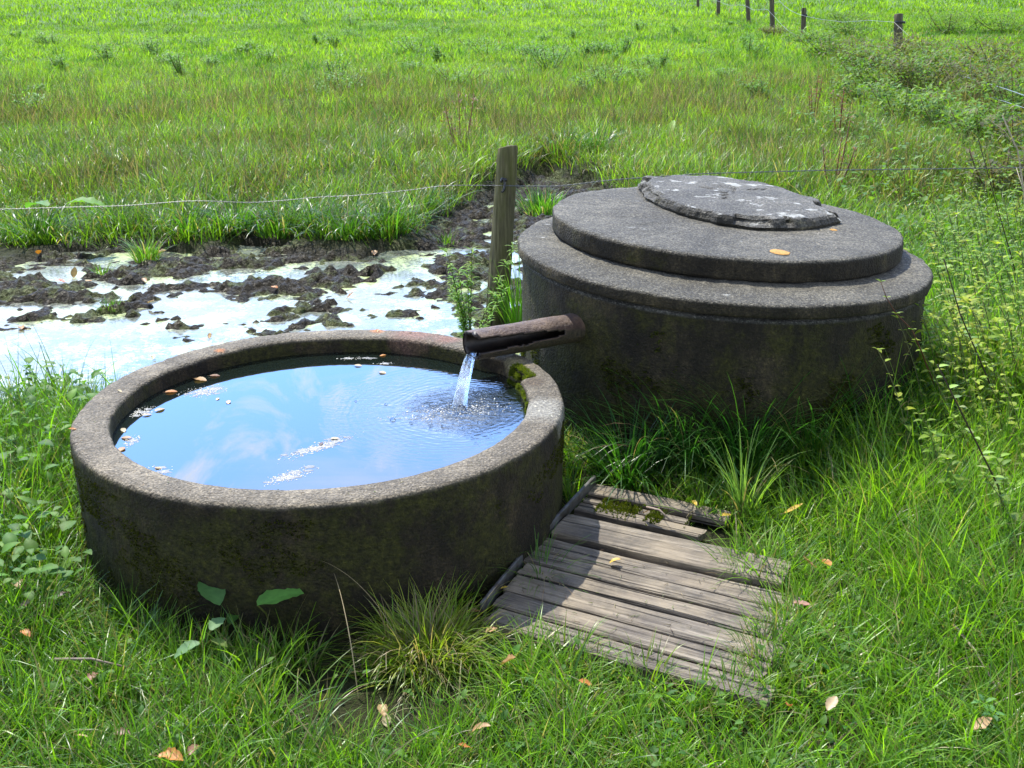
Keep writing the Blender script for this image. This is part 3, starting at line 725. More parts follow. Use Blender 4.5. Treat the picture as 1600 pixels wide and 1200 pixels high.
for h_, nm in ((0, 'upper'), (-.38, 'lower')):
    pts = [p+Vector((0, 0, h_)) for p in tops][::-1]
    en = at_y(1583, 143+(0 if h_ == 0 else 20), 9.5)
    P3 = []
    for i in range(len(pts)-1):
        P3 += [pts[i], (pts[i]+pts[i+1])/2-Vector((0, 0, .06))]
    P3 += [pts[-1], at_y(1462, 100-h_*60, 17), en, en+(en-at_y(1462, 100-h_*60, 17))*.35]
    wire('fence_wire', P3, '%s wire strung along the line of far fence posts' % nm, r=.0035, hr=0, step=.6, group='wires of the far fence')

# ------------------------------------------------------------------ wooden platform
m, t = newmat('weathered_planks'); o = t.obj(); oi = t.n('ShaderNodeObjectInfo').outputs['Random']
off_ = t.n('ShaderNodeCombineXYZ', i={0: t.math('MULTIPLY', oi, 17.0), 1: t.math('MULTIPLY', oi, 5.3), 2: 0.0}).outputs[0]
ov = t.n('ShaderNodeVectorMath', operation='ADD', i={0: o, 1: off_}).outputs[0]
g1 = t.noise(t.map(ov, (.05, 1, .6)), 110, 5, .65, .5); g2 = t.noise(t.map(ov, (.10, 1, 1)), 26, 5, .6, 1.6); g3 = t.noise(ov, 5.5, 5, .65); g4 = t.noise(t.map(ov, (.025, 1, 1)), 60, 2, .5, .4)
c = t.ramp(g1, [(.32, (.035, .028, .020)), (.47, (.12, .100, .073)), (.64, (.27, .23, .175))])
c = t.mix(t.ramp(g2, [(.38, .65), (.55, 0)]), c, (.075, .058, .045))
c = t.mix(t.math('MULTIPLY', t.ramp(g3, [(.42, 0), (.62, 1)]), .75), c, t.mix(g1, (.15, .118, .075), (.36, .295, .205)))
c = t.mix(t.math('MULTIPLY', t.ramp(t.noise(t.map(ov, (1, 1, 1), (3, 3, 0)), 7, 5, .7), [(.50, 0), (.66, 1)]), .7), c, (.06, .052, .042))
c = t.mix(t.ramp(g4, [(.33, .9), (.38, 0)]), c, (.02, .016, .012))
rgt = t.math('ADD', .60, t.math('MULTIPLY', g3, .2))
out(t, t.n('ShaderNodeBsdfPrincipled', i={'Base Color': c, 'Roughness': rgt, 'Specular IOR Level': .35, 'Normal': bump(t, t.math('ADD', t.math('MULTIPLY', g1, .8), t.math('ADD', t.math('MULTIPLY', t.ramp(g4, [(.33, 0), (.40, 1)]), 1.2), g2)), 1.0, .005)}).outputs[0]); M_PLANK = m
m, t = newmat('metal_strip'); o = t.obj()
c = t.ramp(t.noise(o, 30, 4, .6), [(.35, (.06, .05, .04)), (.6, (.13, .13, .13)), (.8, (.20, .19, .17))])
out(t, t.n('ShaderNodeBsdfPrincipled', i={'Base Color': c, 'Roughness': .5, 'Metallic': .4}).outputs[0]); M_STRIP = m
def plank_mesh(L, W, T, seed, rag0=.003, rag1=.010, n=60, mm=10, sag=0.0):
    """box along +x, centred in y, top at z=0; rows across width top/bottom"""
    V = []; F = []; S = []
    prof = []          # closed profile (y, z) round the section
    hw = W/2; bv = .004
    top = [(-hw+bv+(W-2*bv)*k/mm, 0) for k in range(mm+1)]
    prof = [(-hw, -T)]+[(-hw, -bv)]+top+[(hw, -bv), (hw, -T)]
    np_ = len(prof)
    for i in range(n+1):
        for (y, z) in prof:
            x = L*i/n
            e0 = rag0*(vn(np.array([y*90+9]), np.array([seed*1.0]), seed)[0]-.5)*2; e1 = rag1*(fbm(np.array([y*45+9]), np.array([seed*1.0]), seed+3)[0]-.5)*2
            if i == 0: x = e0
            if i == n: x = L+e1
            zz = z+sag*math.sin(math.pi*i/n)+.003*(fbm(np.array([x*7.0]), np.array([y*20.0+seed]), seed+5, 3)[0]-.5)*(z > -T*.9)
            zz += .0025*(vn(np.array([x*4.0]), np.array([y*160.0]), seed+9)[0]-.5)*(z == 0)
            yy = y+.004*(vn(np.array([x*9.0+seed]), np.array([1.0]), seed+1)[0]-.5)
            V.append((x, yy, zz))
    for i in range(n):
        for k in range(np_):
            k2 = (k+1) % np_; a0 = i*np_
            S.append(len(F)); F += [a0+k, a0+k2, a0+np_+k2, a0+np_+k][::-1]
    S.append(len(F)); F += list(range(np_))[::1]; S.append(len(F)); F += [n*np_+k for k in range(np_)][::-1]
    return mesh_np('plank', V, F, S, False)
def frame_from(A, B):
    d = (B-A); return math.atan2(d.y, d.x)
# lower platform: left edge A->B, right edge C->D (photo pixels, on top of the boards)
TZ = .032
A, B_ = at(847, 837, TZ), at(756, 972, TZ); Cc, D = at(1243, 928, TZ), at(1185, 1098, TZ)
plat = empty('wooden_platform', (A.x, A.y, 0), label='weathered grey plank platform beside the basin, its left end in shadow', cat='platform')
def add_plank(par, p, q_, wdt, T, seed, z, roll=0, label=None, **kw):
    L = (q_-p).length; o = link('plank', plank_mesh(L, wdt, T, seed, **kw), M_PLANK, par, label=label)
    o.location = (p.x-par.location.x, p.y-par.location.y, z); dz_ = 0
    o.rotation_euler = (roll, kw.get('pit', 0), math.atan2(q_.y-p.y, q_.x-p.x)); return o
npk = 6; wl2 = [.17, .15, .15, .19, .165, .175]; acc = 0
tot = (B_-A).length
for k in range(npk):
    f0 = (acc+wl2[k]/2); acc += wl2[k]
    p = A.lerp(B_, f0); q_ = Cc.lerp(D, f0)
    dirp = (q_-p).normalized(); perp = abs((B_-A).cross(dirp).length)
    q_ = q_+dirp*(.02, .03, .01, .015, .0, .02)[k]; p = p-dirp*(0, .002, -.004, 0, .003, -.006)[k]
    add_plank(plat, p, q_, perp*wl2[k]-.007, .028, 10+k, TZ+(.0, .001, -.001, .001, 0, -.001)[k], roll=(.01, -.015, .01, .0, .012, -.01)[k])
def bar(par, name, p, q_, wd, ht, mat, z, **k):
    L = (q_-p).length; b = MB()
    for s in (0, L):
        for (y, zz) in ((-wd/2, 0), (wd/2, 0), (wd/2, ht), (-wd/2, ht)): b.V.append((s, y, zz)); b.C.append((1, 1, 1))
    for f in ([0, 1, 5, 4], [1, 2, 6, 5], [2, 3, 7, 6], [3, 0, 4, 7], [3, 2, 1, 0], [4, 5, 6, 7]): b.face(f)
    o = b.build(name, mat, par, **k); o.location = (p.x-par.location.x, p.y-par.location.y, z); o.rotation_euler.z = math.atan2(q_.y-p.y, q_.x-p.x)
    bv = o.modifiers.new('bevel', 'BEVEL'); bv.width = .002; bv.segments = 2
    return o
bar(plat, 'edge_strip', at(836, 846, TZ+.006), at(752, 948, TZ+.006), .008, .034, M_STRIP, .016)
bar(plat, 'bearer', A.lerp(Cc, .12)+Vector((0, .0, 0)), B_.lerp(D, .12), .06, .03, M_PLANK, -.020)
bar(plat, 'bearer', A.lerp(Cc, .85), B_.lerp(D, .85), .06, .03, M_PLANK, -.020)
# upper, older piece
A2 = at(934, 762, TZ); B2 = at(862, 834, TZ)
pl2 = empty('wooden_platform', (A2.x, A2.y, 0), label='older mossy end of the boarding with a thick bleached board, between basin and well', cat='platform')
dp = (Cc-A).normalized()
add_plank(pl2, at(876, 813, .050), at(876, 813, .050)+dp*.60, .112, .026, 31, .045, roll=.03, label='thick bleached board with dark split edge')
add_plank(pl2, at(900, 789, TZ)+dp*.005, at(900, 789, TZ)+dp*.36, .046, .022, 32, .031, roll=-.02)
add_plank(pl2, at(913, 777, TZ)+dp*.0, at(913, 777, TZ)+dp*.30, .028, .022, 34, .028, roll=.02)
add_plank(pl2, at(925, 763, TZ), at(925, 763, TZ)+dp*.40, .060, .024, 33, .035, roll=.02)
bar(pl2, 'edge_strip', at(929, 752, TZ+.01), at(853, 833, TZ+.01), .010, .03, M_STRIP, .03)
pts = []
for i in range(1500):
    f = random.random()
    p = at(906, 783, TZ)+dp*(.01+f*.30)+Vector((0, 0, 0)); p.z = .038
    pr2 = Vector((-dp.y, dp.x, 0)); p += pr2*random.gauss(.005, .02)
    if vn(np.array([f*12]), np.array([3.0]), 6)[0] < .45: continue
    p.z = .0310
    pts.append((p-Vector((A2.x, A2.y, 0)), Vector((0, 0, 1))))
link('moss', moss_mesh('moss', pts, ((.03, .05, .004), (.12, .14, .012)), .007), M_LEAF, pl2)

# ------------------------------------------------------------------ grass
def excl(x, y):
    """0..1 how much grass may grow"""
    d = np.ones(x.shape)
    d *= np.hypot(x-BC[0], y-BC[1]) > BR+.012
    d *= np.hypot(x-WC[0], y-WC[1]) > WR+.004
    sdv = pond(x, y); d *= 1-sstep(-.04, .10, sdv)
    d *= sdist(PLT, x, y) < .002*0
    d *= sdist(PL2, x, y) < 0
    # bare soil: under the basin front and beside the tussock
    e = sdist(BARE, x+.10*(vn(x*9, y*9, 3)-.5), y+.10*(vn(x*9, y*9, 4)-.5)); d *= np.where(e > 0, .06, 1)
    return d
def grow(p, u, v, z=0): q_ = at(u, v, z); return (q_.x, q_.y)
PLT = [tuple(p.xy) for p in (at(845, 828, 0), at(750, 950, 0), at(785, 1000, 0), at(1000, 1055, 0), at(1180, 1110, 0), at(1165, 1040, 0), at(1195, 985, 0), at(1240, 935, 0), at(1050, 885, 0))]
PL2 = [tuple(p.xy) for p in (at(928, 748, 0), at(850, 838, 0), at(1040, 892, 0), at(1115, 895, 0), at(1150, 860, 0), at(1200, 868, 0), at(1190, 850, 0), at(1050, 800, 0))]
BARE = [tuple(at(u, v, 0)[:2]) for u, v in [(430, 950), (435, 1040), (460, 1140), (530, 1180), (600, 1195), (650, 1165), (760, 1130), (840, 1060), (790, 1010), (740, 960), (640, 950), (560, 960)]]
BARE = [(x_, y_) for x_, y_ in BARE]
GREEN = np.array([[.060, .13, .010], [.125, .24, .013], [.20, .34, .018], [.25, .39, .030], [.085, .17, .040]])
def blades(name, x, y, h, wd, col, nseg=4, lean=(.1, .5), bendv=(.4, 1.5), az=None, z0=-.01, mat=None, **k):
    n = len(x)
    if n == 0: return
    z = ground_z(x, y)[0]+z0
    az = rng.uniform(0, 2*np.pi, n) if az is None else az
    t0 = rng.uniform(lean[0], lean[1], n); t1 = t0+rng.uniform(bendv[0], bendv[1], n)*rng.uniform(.3, 1, n)
    tw = rng.uniform(-.9, .9, n)+az+np.pi/2
    dx, dy = np.cos(az), np.sin(az); sx, sy = np.cos(tw), np.sin(tw)
    P_ = np.stack([x, y, z], 1).astype(np.float32)
    V = np.zeros((n, 2*nseg+1, 3), np.float32)
    for i in range(nseg+1):
        tt = i/nseg
        if i < nseg:
            wv_ = wd*.5*(1-tt**1.8)
            V[:, 2*i] = P_-np.stack([sx*wv_, sy*wv_, 0*wv_], 1)
            V[:, 2*i+1] = P_+np.stack([sx*wv_, sy*wv_, 0*wv_], 1)
        else: V[:, 2*i] = P_
        th_ = t0+(t1-t0)*(tt+.5/nseg); L = h/nseg
        P_ = P_+np.stack([dx*np.sin(th_)*L, dy*np.sin(th_)*L, np.cos(th_)*L], 1).astype(np.float32)
    per = 2*nseg+1
    f = []; st = []
    for i in range(nseg-1): st.append(len(f)); f += [2*i, 2*i+1, 2*i+3, 2*i+2]
    st.append(len(f)); f += [2*nseg-2, 2*nseg-1, 2*nseg]
    f = np.array(f); st = np.array(st)
    flat = (np.arange(n)[:, None]*per+f[None]).ravel(); S_ = (np.arange(n)[:, None]*len(f)+st[None]).ravel()
    C_ = np.repeat(col[:, None, :], per, 1).reshape(-1, 3)
    me = mesh_np(name, V.reshape(-1, 3), flat, S_, True, C_)
    return link(name, me, mat or M_GRASS, **k)
def scatter(ncl, per, xf, y0, y1, sig, power=0.0, dens=None):
    """clump centres in a wedge in front of the camera; per blades each"""
    yv = y0+(y1-y0)*rng.random(ncl*3)
    half = xf(yv); wmax = xf(np.array([y1]))[0]
    yv = yv[rng.random(len(yv)) < half/wmax]; half = xf(yv)
    xv = rng.uniform(-1, 1, len(yv))*half
    if power: k = rng.random(len(yv)) < (y0/yv)**power; xv, yv = xv[k], yv[k]
    d = excl(xv, yv)
    if dens is not None: d = d*dens(xv, yv)
    k = rng.random(len(xv)) < d; xv, yv = xv[k][:ncl], yv[k][:ncl]
    cx = np.repeat(xv, per); cy = np.repeat(yv, per)
    x = cx+rng.normal(0, sig, len(cx)); y = cy+rng.normal(0, sig, len(cx))
    az = np.arctan2(y-cy, x-cx)+rng.normal(0, .7, len(x))
    k = excl(x, y) > .01
    cid = np.repeat(rng.random(len(xv)), per)
    return x[k], y[k], az[k], cid[k]
def gcol(x, y, cid, straw=.08, bias=0.0, warm=0.0, cw=.35):
    n = len(x)
    big = fbm(x*.9+50, y*.9+50, 61, 3)
    v = np.clip(.25+.9*(big-.5)+cw*(cid-.15)+rng.normal(0, .12, n)+bias, 0, 1)*3
    i = np.clip(v.astype(int), 0, 2); f = (v-i)[:, None]
    c = GREEN[i]*(1-f)+GREEN[i+1]*f
    k = rng.random(n) < .12; c[k] = GREEN[4]*rng.uniform(.8, 1.3, (k.sum(), 1))
    if warm is not 0.0: c = c*(1-np.asarray(warm)[..., None]*.0)
    s = rng.random(n) < straw
    st = np.array([.30, .24, .11])*rng.uniform(.5, 1.3, (n, 1)); c[s] = st[s]
    nearf = sstep(7.5, 4.5, y)[:, None]; c = c*(1-nearf*(1-np.array([.93, 1.06, .95])))
    return c*rng.uniform(.70, 1.30, (n, 1))
wedge = lambda y: .62*y+.70
def H_near(x, y):
    h = .06+.08*fbm(x*2.5, y*2.5, 71, 2)
    h = h+.13*sstep(.65, 1.1, x)*sstep(1.6, 2.4, y)+.05*sstep(-.9, -1.25, x)
    h = h+.12*sstep(1.2, 1.6, x)*sstep(2.8, 3.6, y)
    h = h*(1-.35*sstep(.0, .25, x)*sstep(.8, .5, x)*sstep(2.15, 2.0, y))
    return h
# 1 fine turf close to the camera
x, y, az, cid = scatter(10800, 9, wedge, 1.25, 3.9, .013, .6)
h = H_near(x, y)*rng.uniform(.55, 1.35, len(x))
blades('grass', x, y, h, rng.uniform(.0018, .0055, len(x))*(1+.4*sstep(.8, 1.2, x)), gcol(x, y, cid, .15, .10, cw=.5), 4, (.1, .65), (.3, 1.7), az, label='fresh green turf round the basin and the boards', cat='grass', kind='stuff')
x, y, az, cid = scatter(760, 34, wedge, 1.25, 4.4, .017, .5)
h = (H_near(x, y)*1.1+.04)*rng.uniform(.5, 1.4, len(x))
blades('turf_tufts', x, y, h, rng.uniform(.0022, .0060, len(x)), gcol(x, y, cid, .10, .14, cw=.8), 6, (.1, .9), (.5, 2.6), az, label='small spreading tufts of longer blades dotted through the near turf', cat='grass', kind='stuff')
# 2 matted dead thatch between the blades
x, y, az, cid = scatter(5000, 6, wedge, 1.25, 4.6, .03, .6)
c = np.array([.26, .20, .10])*rng.uniform(.35, 1.3, (len(x), 1))
blades('dry_grass', x, y, rng.uniform(.04, .13, len(x)), rng.uniform(.0015, .003, len(x)), c, 4, (1.0, 1.5), (-.2, .6), None, label='dead straw coloured blades matted low in the turf', cat='dry grass', kind='stuff')
# 3 taller broad grass on the right hand side and behind the well, and left of the pond edge
def dr(x, y): return np.clip(sstep(.70, 1.15, x)*(y < 5.6)+sstep(-1.25, -1.5, x)*(y < 3.9)*.5, 0, 1)
x, y, az, cid = scatter(4300, 7, lambda y: .68*y+.6, 1.5, 6.6, .022, 0, dr)
h = rng.uniform(.14, .36, len(x))*(.75+.35*sstep(2, 3.5, y))
blades('tall_grass', x, y, h, rng.uniform(.003, .0075, len(x)), gcol(x, y, cid, .07, .1), 6, (.05, .5), (.6, 2.1), az, label='longer broad bladed grass bending over at the right of the well and boards', cat='tall grass', kind='stuff')
# 4 bank behind the pond and round the back of the well
def db_(x, y): return np.where(y < 6.2, (x > .9)*1.0, 1.0)
x, y, az, cid = scatter(26000, 6, lambda y: .68*y+.6, 4.2, 9.6, .035, 0, db_)
h = rng.uniform(.08, .27, len(x))*(.35+1.0*vn(x*3.1, y*2.6, 91))*(1+.15*sstep(-.5, -.02, pond(x, y)))
blades('bank_grass', x, y, h, rng.uniform(.0025, .008, len(x)), gcol(x, y, cid, .14, -.14, cw=.9), 5, (.05, .8), (.4, 2.3), az, label='dense coarse grass on the bank behind the pond', cat='bank grass', kind='stuff')
# 5 rough belt with brownish seed stems
x, y, az, cid = scatter(37000, 6, lambda y: .68*y+.6, 9.0, 17.5, .05, .5)
h = rng.uniform(.06, .19, len(x))*(.35+1.2*fbm(x*2.2, y*1.8, 92, 2)); blades('meadow_grass', x, y, h, rng.uniform(.004, .010, len(x)), gcol(x, y, cid, .10, .12+1.0*(fbm(x*1.5, y*1.0, 97, 4)-.5), cw=.9), 3, (.1, 1.2), (.3, 2.0), az, label='rough meadow grass in the belt beyond the pond bank', cat='meadow grass', mat=M_FAR, kind='stuff')
def dst(x, y):
    return (.22+.75*sstep(.47, .62, fbm(x*1.1+3, y*.9, 81, 4)))*sstep(6.7, 7.3, y)*sstep(16, 11, y)
x, y, az, cid = scatter(7400, 12, lambda y: .68*y+.6, 6.9, 16.5, .07, .3, dst)
c = np.array([.20, .155, .095])*rng.uniform(.4, 1.5, (len(x), 1))
kk = rng.random(len(x)) < .5; c[kk] = np.array([.10, .14, .03])*rng.uniform(.6, 1.3, (kk.sum(), 1))
blades('seed_stalks', x, y, rng.uniform(.10, .30, len(x)), rng.uniform(.003, .007, len(x)), c, 4, (.02, .6), (.1, 1.5), az, label='brown seeding stalks standing in drifts through the rough meadow', cat='seed stalks', mat=M_FAR, kind='stuff')
x, y, az, cid = scatter(1100, 40, lambda y: .68*y+.6, 8.5, 32, .07, .9)
dk = np.array([[.045, .13, .02], [.09, .21, .03], [.16, .27, .03]])[(cid*2.99).astype(int)]*rng.uniform(.7, 1.3, (len(x), 1))
blades('meadow_tufts', x, y, rng.uniform(.09, .24, len(x)), rng.uniform(.006, .014, len(x)), dk, 4, (.1, 1.0), (.3, 2.0), az, label='darker coarse tufts scattered through the meadow and pasture', cat='meadow tufts', mat=M_FAR, kind='stuff')
# 6 pasture
x, y, az, cid = scatter(30000, 6, lambda y: .68*y+1, 17, 34, .09, 1.0)
blades('pasture_grass', x, y, rng.uniform(.05, .15, len(x))*(.4+1.1*fbm(x*1.3, y*1.0, 93, 2)), rng.uniform(.010, .022, len(x)), gcol(x*.5, y*.5, cid, .04, .20+1.3*(fbm(x*.8, y*.4, 95, 4)-.5), cw=.6), 3, (.1, .9), (.2, 1.6), az, label='short bright pasture grass across the middle of the field', cat='pasture grass', mat=M_FAR, kind='stuff')
x, y, az, cid = scatter(27000, 6, lambda y: .68*y+2, 33, 95, .18, 1.6)
blades('distant_pasture', x, y, rng.uniform(.08, .20, len(x)), rng.uniform(.025, .05, len(x)), gcol(x*.35, y*.35, cid, .02, .30+1.2*(fbm(x*.5, y*.22, 96, 4)-.5), cw=.5), 2, (.1, .8), (.2, 1.0), az, label='bright far pasture grass up to the top edge of the picture', cat='pasture', mat=M_FAR, kind='stuff')

# 7 low broad leaved weeds and clover in the turf
def leaves_stuff(name, n, y0, y1, size, cols, label, cat, dens=None, hh=(.02, .09)):
    x, y, az, cid = scatter(n, 3, wedge, y0, y1, .02, .4, dens); b = MB()
    z, _ = ground_z(x, y)
    for i in range(len(x)):
        a_ = random.uniform(0, 6.28); e = random.uniform(-.1, .9); d = Vector((math.cos(a_)*math.cos(e), math.sin(a_)*math.cos(e), math.sin(e)))
        s = random.uniform(*size); u = random.random(); c = tuple(cols[0][q]*(1-u)+cols[1][q]*u for q in range(3))
        b.leaf((x[i], y[i], z[i]+random.uniform(*hh)), d, s, s*random.uniform(.4, .8), jc(c), droop=.6, n=4)
    return b.build(name, M_LEAF, label=label, cat=cat, kind='stuff')
leaves_stuff('ground_cover', 1500, 1.4, 3.4, (.010, .026), ((.035, .11, .012), (.10, .20, .03)), 'small round leaves of clover and herbs low in the near turf', 'ground cover', hh=(.01, .06))
leaves_stuff('leafy_weeds', 1500, 2.2, 3.95, (.02, .055), ((.05, .14, .015), (.13, .25, .03)), 'leafy weeds mixed with the grass left of the basin', 'weeds', dens=lambda x, y: sstep(-.95, -1.2, x)*1.0, hh=(.02, .17))
leaves_stuff('hedge_weeds', 3600, 2.4, 9.5, (.02, .055), ((.055, .14, .018), (.16, .26, .035)), 'leafy undergrowth tangled in the tall grass right of the well', 'undergrowth', dens=lambda x, y: sstep(1.30, 1.75, x-.12*(y-3)), hh=(.04, .34))

# ------------------------------------------------------------------ tussocks
def tussock(name, u, v, n, L, W, spread, label, cat='grass tuft', col=((.05, .14, .012), (.13, .26, .025)), straw=.1, droop=(.8, 2.2), az=None, th0=(.05, .7), z=0, group=None, seeds=0, base=None, spr=.9, azn=.5):
    p = at(u, v, z) if base is None else Vector(base); zz = gz(p.x, p.y)
    b = MB()
    for i in range(n):
        a_ = random.uniform(0, 6.283) if az is None else random.gauss(az[0], az[1]); rr = spread*random.random()**.6
        u_ = random.random(); c = tuple(col[0][q]*(1-u_)+col[1][q]*u_ for q in range(3))
        if random.random() < straw: c = (.30, .24, .13)
        l = random.uniform(*L)
        t0 = random.uniform(*th0)*(.3+spr*rr/spread); b.blade((rr*math.cos(a_), rr*math.sin(a_), -.01), a_+random.gauss(0, azn), l, random.uniform(*W), t0, t0+random.uniform(*droop), jc(c, .25), 7, random.uniform(-.6, .6))
    o = b.build(name, M_GRASS, label=label, cat=cat, group=group); o.location = (p.x, p.y, zz); return o
tussock('grass_tussock', 672, 1008, 1900, (.07, .19), (.0018, .0038), .105, 'big dome shaped tussock of fine yellow green grass at the left corner of the boards', straw=.26, droop=(.4, 3.0), th0=(.02, 1.2), azn=1.0, z=.02, col=((.13, .23, .016), (.30, .38, .035)))
tussock('grass_tuft', 845, 905, 130, (.08, .20), (.0018, .003), .04, 'dark grass tuft growing at the basin foot beside the metal edge strip', straw=.15, droop=(1.0, 2.2))
tussock('grass_tuft', 735, 900, 110, (.08, .2), (.0018, .003), .05, 'wispy grass tuft in the shadow against the front wall of the basin', droop=(.8, 1.8))
tussock('grass_tuft', 1165, 905, 200, (.05, .12), (.0018, .0032), .05, 'short grass tuft sprouting over the end of the bleached board', straw=.08, droop=(.3, 1.3), th0=(0, .9))
tussock('grass_tuft', 1225, 905, 160, (.05, .12), (.0018, .0032), .045, 'short grass tuft just right of the one on the bleached board', straw=.12, droop=(.3, 1.3), th0=(0, .9))
tussock('grass_tuft', 1195, 1030, 330, (.05, .12), (.0016, .003), .07, 'grass creeping over the lower right corner of the boards', straw=.15, droop=(.4, 1.5), th0=(0, 1.2))
DK = ((.022, .085, .012), (.055, .17, .02))
for k, (u, v, n, L, lb) in enumerate([(985, 745, 200, (.18, .36), 'leftmost dark sedge clump at the foot of the well near the boards'), (1075, 735, 260, (.22, .42), 'dark arching sedge clump at the middle of the well foot'), (1165, 745, 300, (.24, .46), 'dense long bladed sedge clump in front of the well, right of its middle'),
                                      (1260, 730, 260, (.22, .42), 'dark sedge clump in shade below the mossy right part of the well'), (1365, 705, 260, (.25, .45), 'sedge clump leaning up against the right flank of the well'), (1440, 640, 220, (.25, .45), 'farthest right sedge clump beside the well')]):
    tussock('sedge_clump', u, v, n, L, (.0028, .0055), .09, lb, cat='sedge', col=DK, straw=.06, droop=(.7, 2.1), th0=(.05, .8), group='sedge clumps along the foot of the well')
tussock('grass_tuft', 1160, 810, 60, (.16, .30), (.003, .005), .02, 'pale upright grass tuft with broad blades in front of the sedge', straw=.05, droop=(.2, 1.6), th0=(0, .5), col=((.12, .25, .05), (.22, .36, .09)))
tussock('grass_tuft', 228, 398, 150, (.08, .20), (.003, .006), .06, 'round grass tuft standing alone in the mud at the far side of the pond', droop=(.4, 1.6), col=((.08, .2, .02), (.16, .3, .03)))
tussock('grass_tuft', 157, 415, 60, (.05, .11), (.003, .005), .04, 'small grass tuft in the mud left of the round tuft', droop=(.4, 1.6))
tussock('grass_tuft', 172, 470, 60, (.04, .08), (.003, .005), .05, 'small flat grass tuft at the edge of the open scummy water', droop=(.4, 1.6))
tussock('grass_tuft', 812, 506, 90, (.20, .42), (.003, .006), .05, 'upright blades of grass between the thick post and the well', droop=(.1, .9), th0=(0, .5), col=((.07, .2, .015), (.15, .32, .025)), straw=.03)
tussock('grass_tuft', 850, 322, 260, (.10, .22), (.004, .008), .15, 'leafy green tuft in the mud between the thick post and the lid', droop=(.3, 1.6), col=((.05, .16, .015), (.12, .27, .025)))
tussock('grass_tuft', 700, 370, 40, (.05, .11), (.003, .006), .06, 'tiny tuft in the mud left of the thick post', droop=(.3, 1.6))
for k, (u, v) in enumerate([(440, 365), (540, 372), (600, 368), (300, 368), (60, 372), (650, 335), (180, 358), (370, 362), (880, 265), (930, 262), (490, 360)]):
    tussock('bank_tuft', u, v-3, 170, (.10, .30), (.004, .011), .15, 'lush tuft of broad dark grass hanging over the muddy bank', cat='grass tuft', col=((.03, .10, .010), (.10, .22, .022)), straw=.08, droop=(.6, 2.5), group='lush tufts along the far pond bank')
for (u, v, n_, lb) in [(1262, 950, 160, 'low tuft covering the right end of the upper boards of the platform'), (1235, 985, 150, 'low tuft over the right plank ends, second from the top'), (1208, 1075, 170, 'low tuft at the bottom right corner of the platform'),
                   (1140, 1105, 120, 'low tuft under the front edge of the platform near its right corner'), (1010, 1070, 110, 'low tuft against the middle of the front platform edge'), (890, 1035, 110, 'low tuft against the left part of the front platform edge'), (1100, 800, 150, 'low tuft hiding the right end of the mossy boards')]:
    tussock('grass_tuft', u, v, n_, (.05, .13), (.002, .0042), .05, lb, straw=.12, droop=(.4, 1.9), th0=(0, 1.1), col=((.09, .20, .014), (.22, .34, .03)))
for (u, v, az_, L, lb) in [(600, 950, 2.3, .42, 'long dry seed stem arching left in front of the basin wall'), (640, 1040, 2.6, .34, 'bent dry stem left of the big tussock'), (560, 1090, 1.9, .30, 'thin dry stem standing at the left of the bare soil')]:
    b = MB(); b.blade((0, 0, 0), az_, L, .0028, .35, 1.65, (.34, .27, .15), 12, .6)
    o = b.build('dry_grass_stalk', M_STEM, label=lb, cat='dry grass stalk'); p = at(u, v, 0); o.location = (p.x, p.y, gz(p.x, p.y))

# ------------------------------------------------------------------ leafy plants
def nettle(u, v, H, nlev, LS, label, col=((.05, .13, .02), (.12, .22, .03)), lean=0.0, laz=0, cat='nettle', nst=1, sp=.03, group=None, stemc=(.09, .11, .03), z=0, start=.15, name='nettle', base=None, shape='ovate', sr=.0022, wr=.55):
    p = Vector(base) if base is not None else at(u, v, z)
    zz = gz(p.x, p.y) if base is None else p.z
    e = empty(name, (p.x, p.y, zz), label=label, cat=cat, group=group)
    s = MB(); f = MB()
    for q_ in range(nst):
        bx, by = random.gauss(0, sp), random.gauss(0, sp); hh = H*random.uniform(.75, 1.0) if nst > 1 else H
        la = laz+random.gauss(0, .4 if nst > 1 else 0); le = lean*random.uniform(.7, 1.3) if nst > 1 else lean
        pts = []; pos = Vector((bx, by, -.02)); th_ = random.gauss(0, .05)
        for i in range(11):
            pts.append(pos.copy()); th_ += le/10
            pos = pos+Vector((math.sin(th_)*math.cos(la), math.sin(th_)*math.sin(la), math.cos(th_)))*hh/10
        pts[0] = Vector((0, 0, -.03)) if nst > 1 else pts[0]
        s.tube(pts, sr, sr*.5, jc(stemc), 5)
        for k in range(nlev):
            tt = start+(1-start)*(k/(nlev-1)); i = tt*10; i0 = min(int(i), 9); P_ = pts[i0].lerp(pts[i0+1], i-i0)
            sz = LS*(1-.55*tt**2)*random.uniform(.55, 1.25)
            n_ = 2 if tt < .97 else 4
            for m_ in range(n_):
                a_ = (k % 2)*math.pi/2+m_*(2*math.pi/n_)+random.gauss(0, .2)
                el = random.uniform(-.1, .45)+.3*(tt > .9)
                d = Vector((math.cos(a_)*math.cos(el), math.sin(a_)*math.cos(el), math.sin(el)))
                if random.random() < .08: continue
                u_ = random.random()*.6+.4*tt; c = tuple(col[0][w_]*(1-u_)+col[1][w_]*u_ for w_ in range(3))
                pe = P_+d*sz*.25
                s.tube([P_, pe], sr*.45, sr*.35, jc(stemc), 3)
                f.leaf(pe, d, sz, sz*wr, jc(c, .2), droop=random.uniform(.4, 1.1), fold=.3, n=8, shape=shape, ser=.07)
    s.build('stem', M_STEM, e); f.build('foliage', M_LEAF, e); return e
GL = 'nettles at the left edge of the basin'
nettle(95, 618, .20, 5, .050, 'tall nettle with drooping leaves against the pond, second from the left edge', group=GL, cat='nettle')
nettle(60, 640, .19, 5, .045, 'nettle left of the tall one, at the pond edge', group=GL, nst=2)
nettle(165, 615, .13, 4, .042, 'nettle closest to the basin rim at its left', group=GL, col=((.08, .18, .02), (.16, .27, .03)))
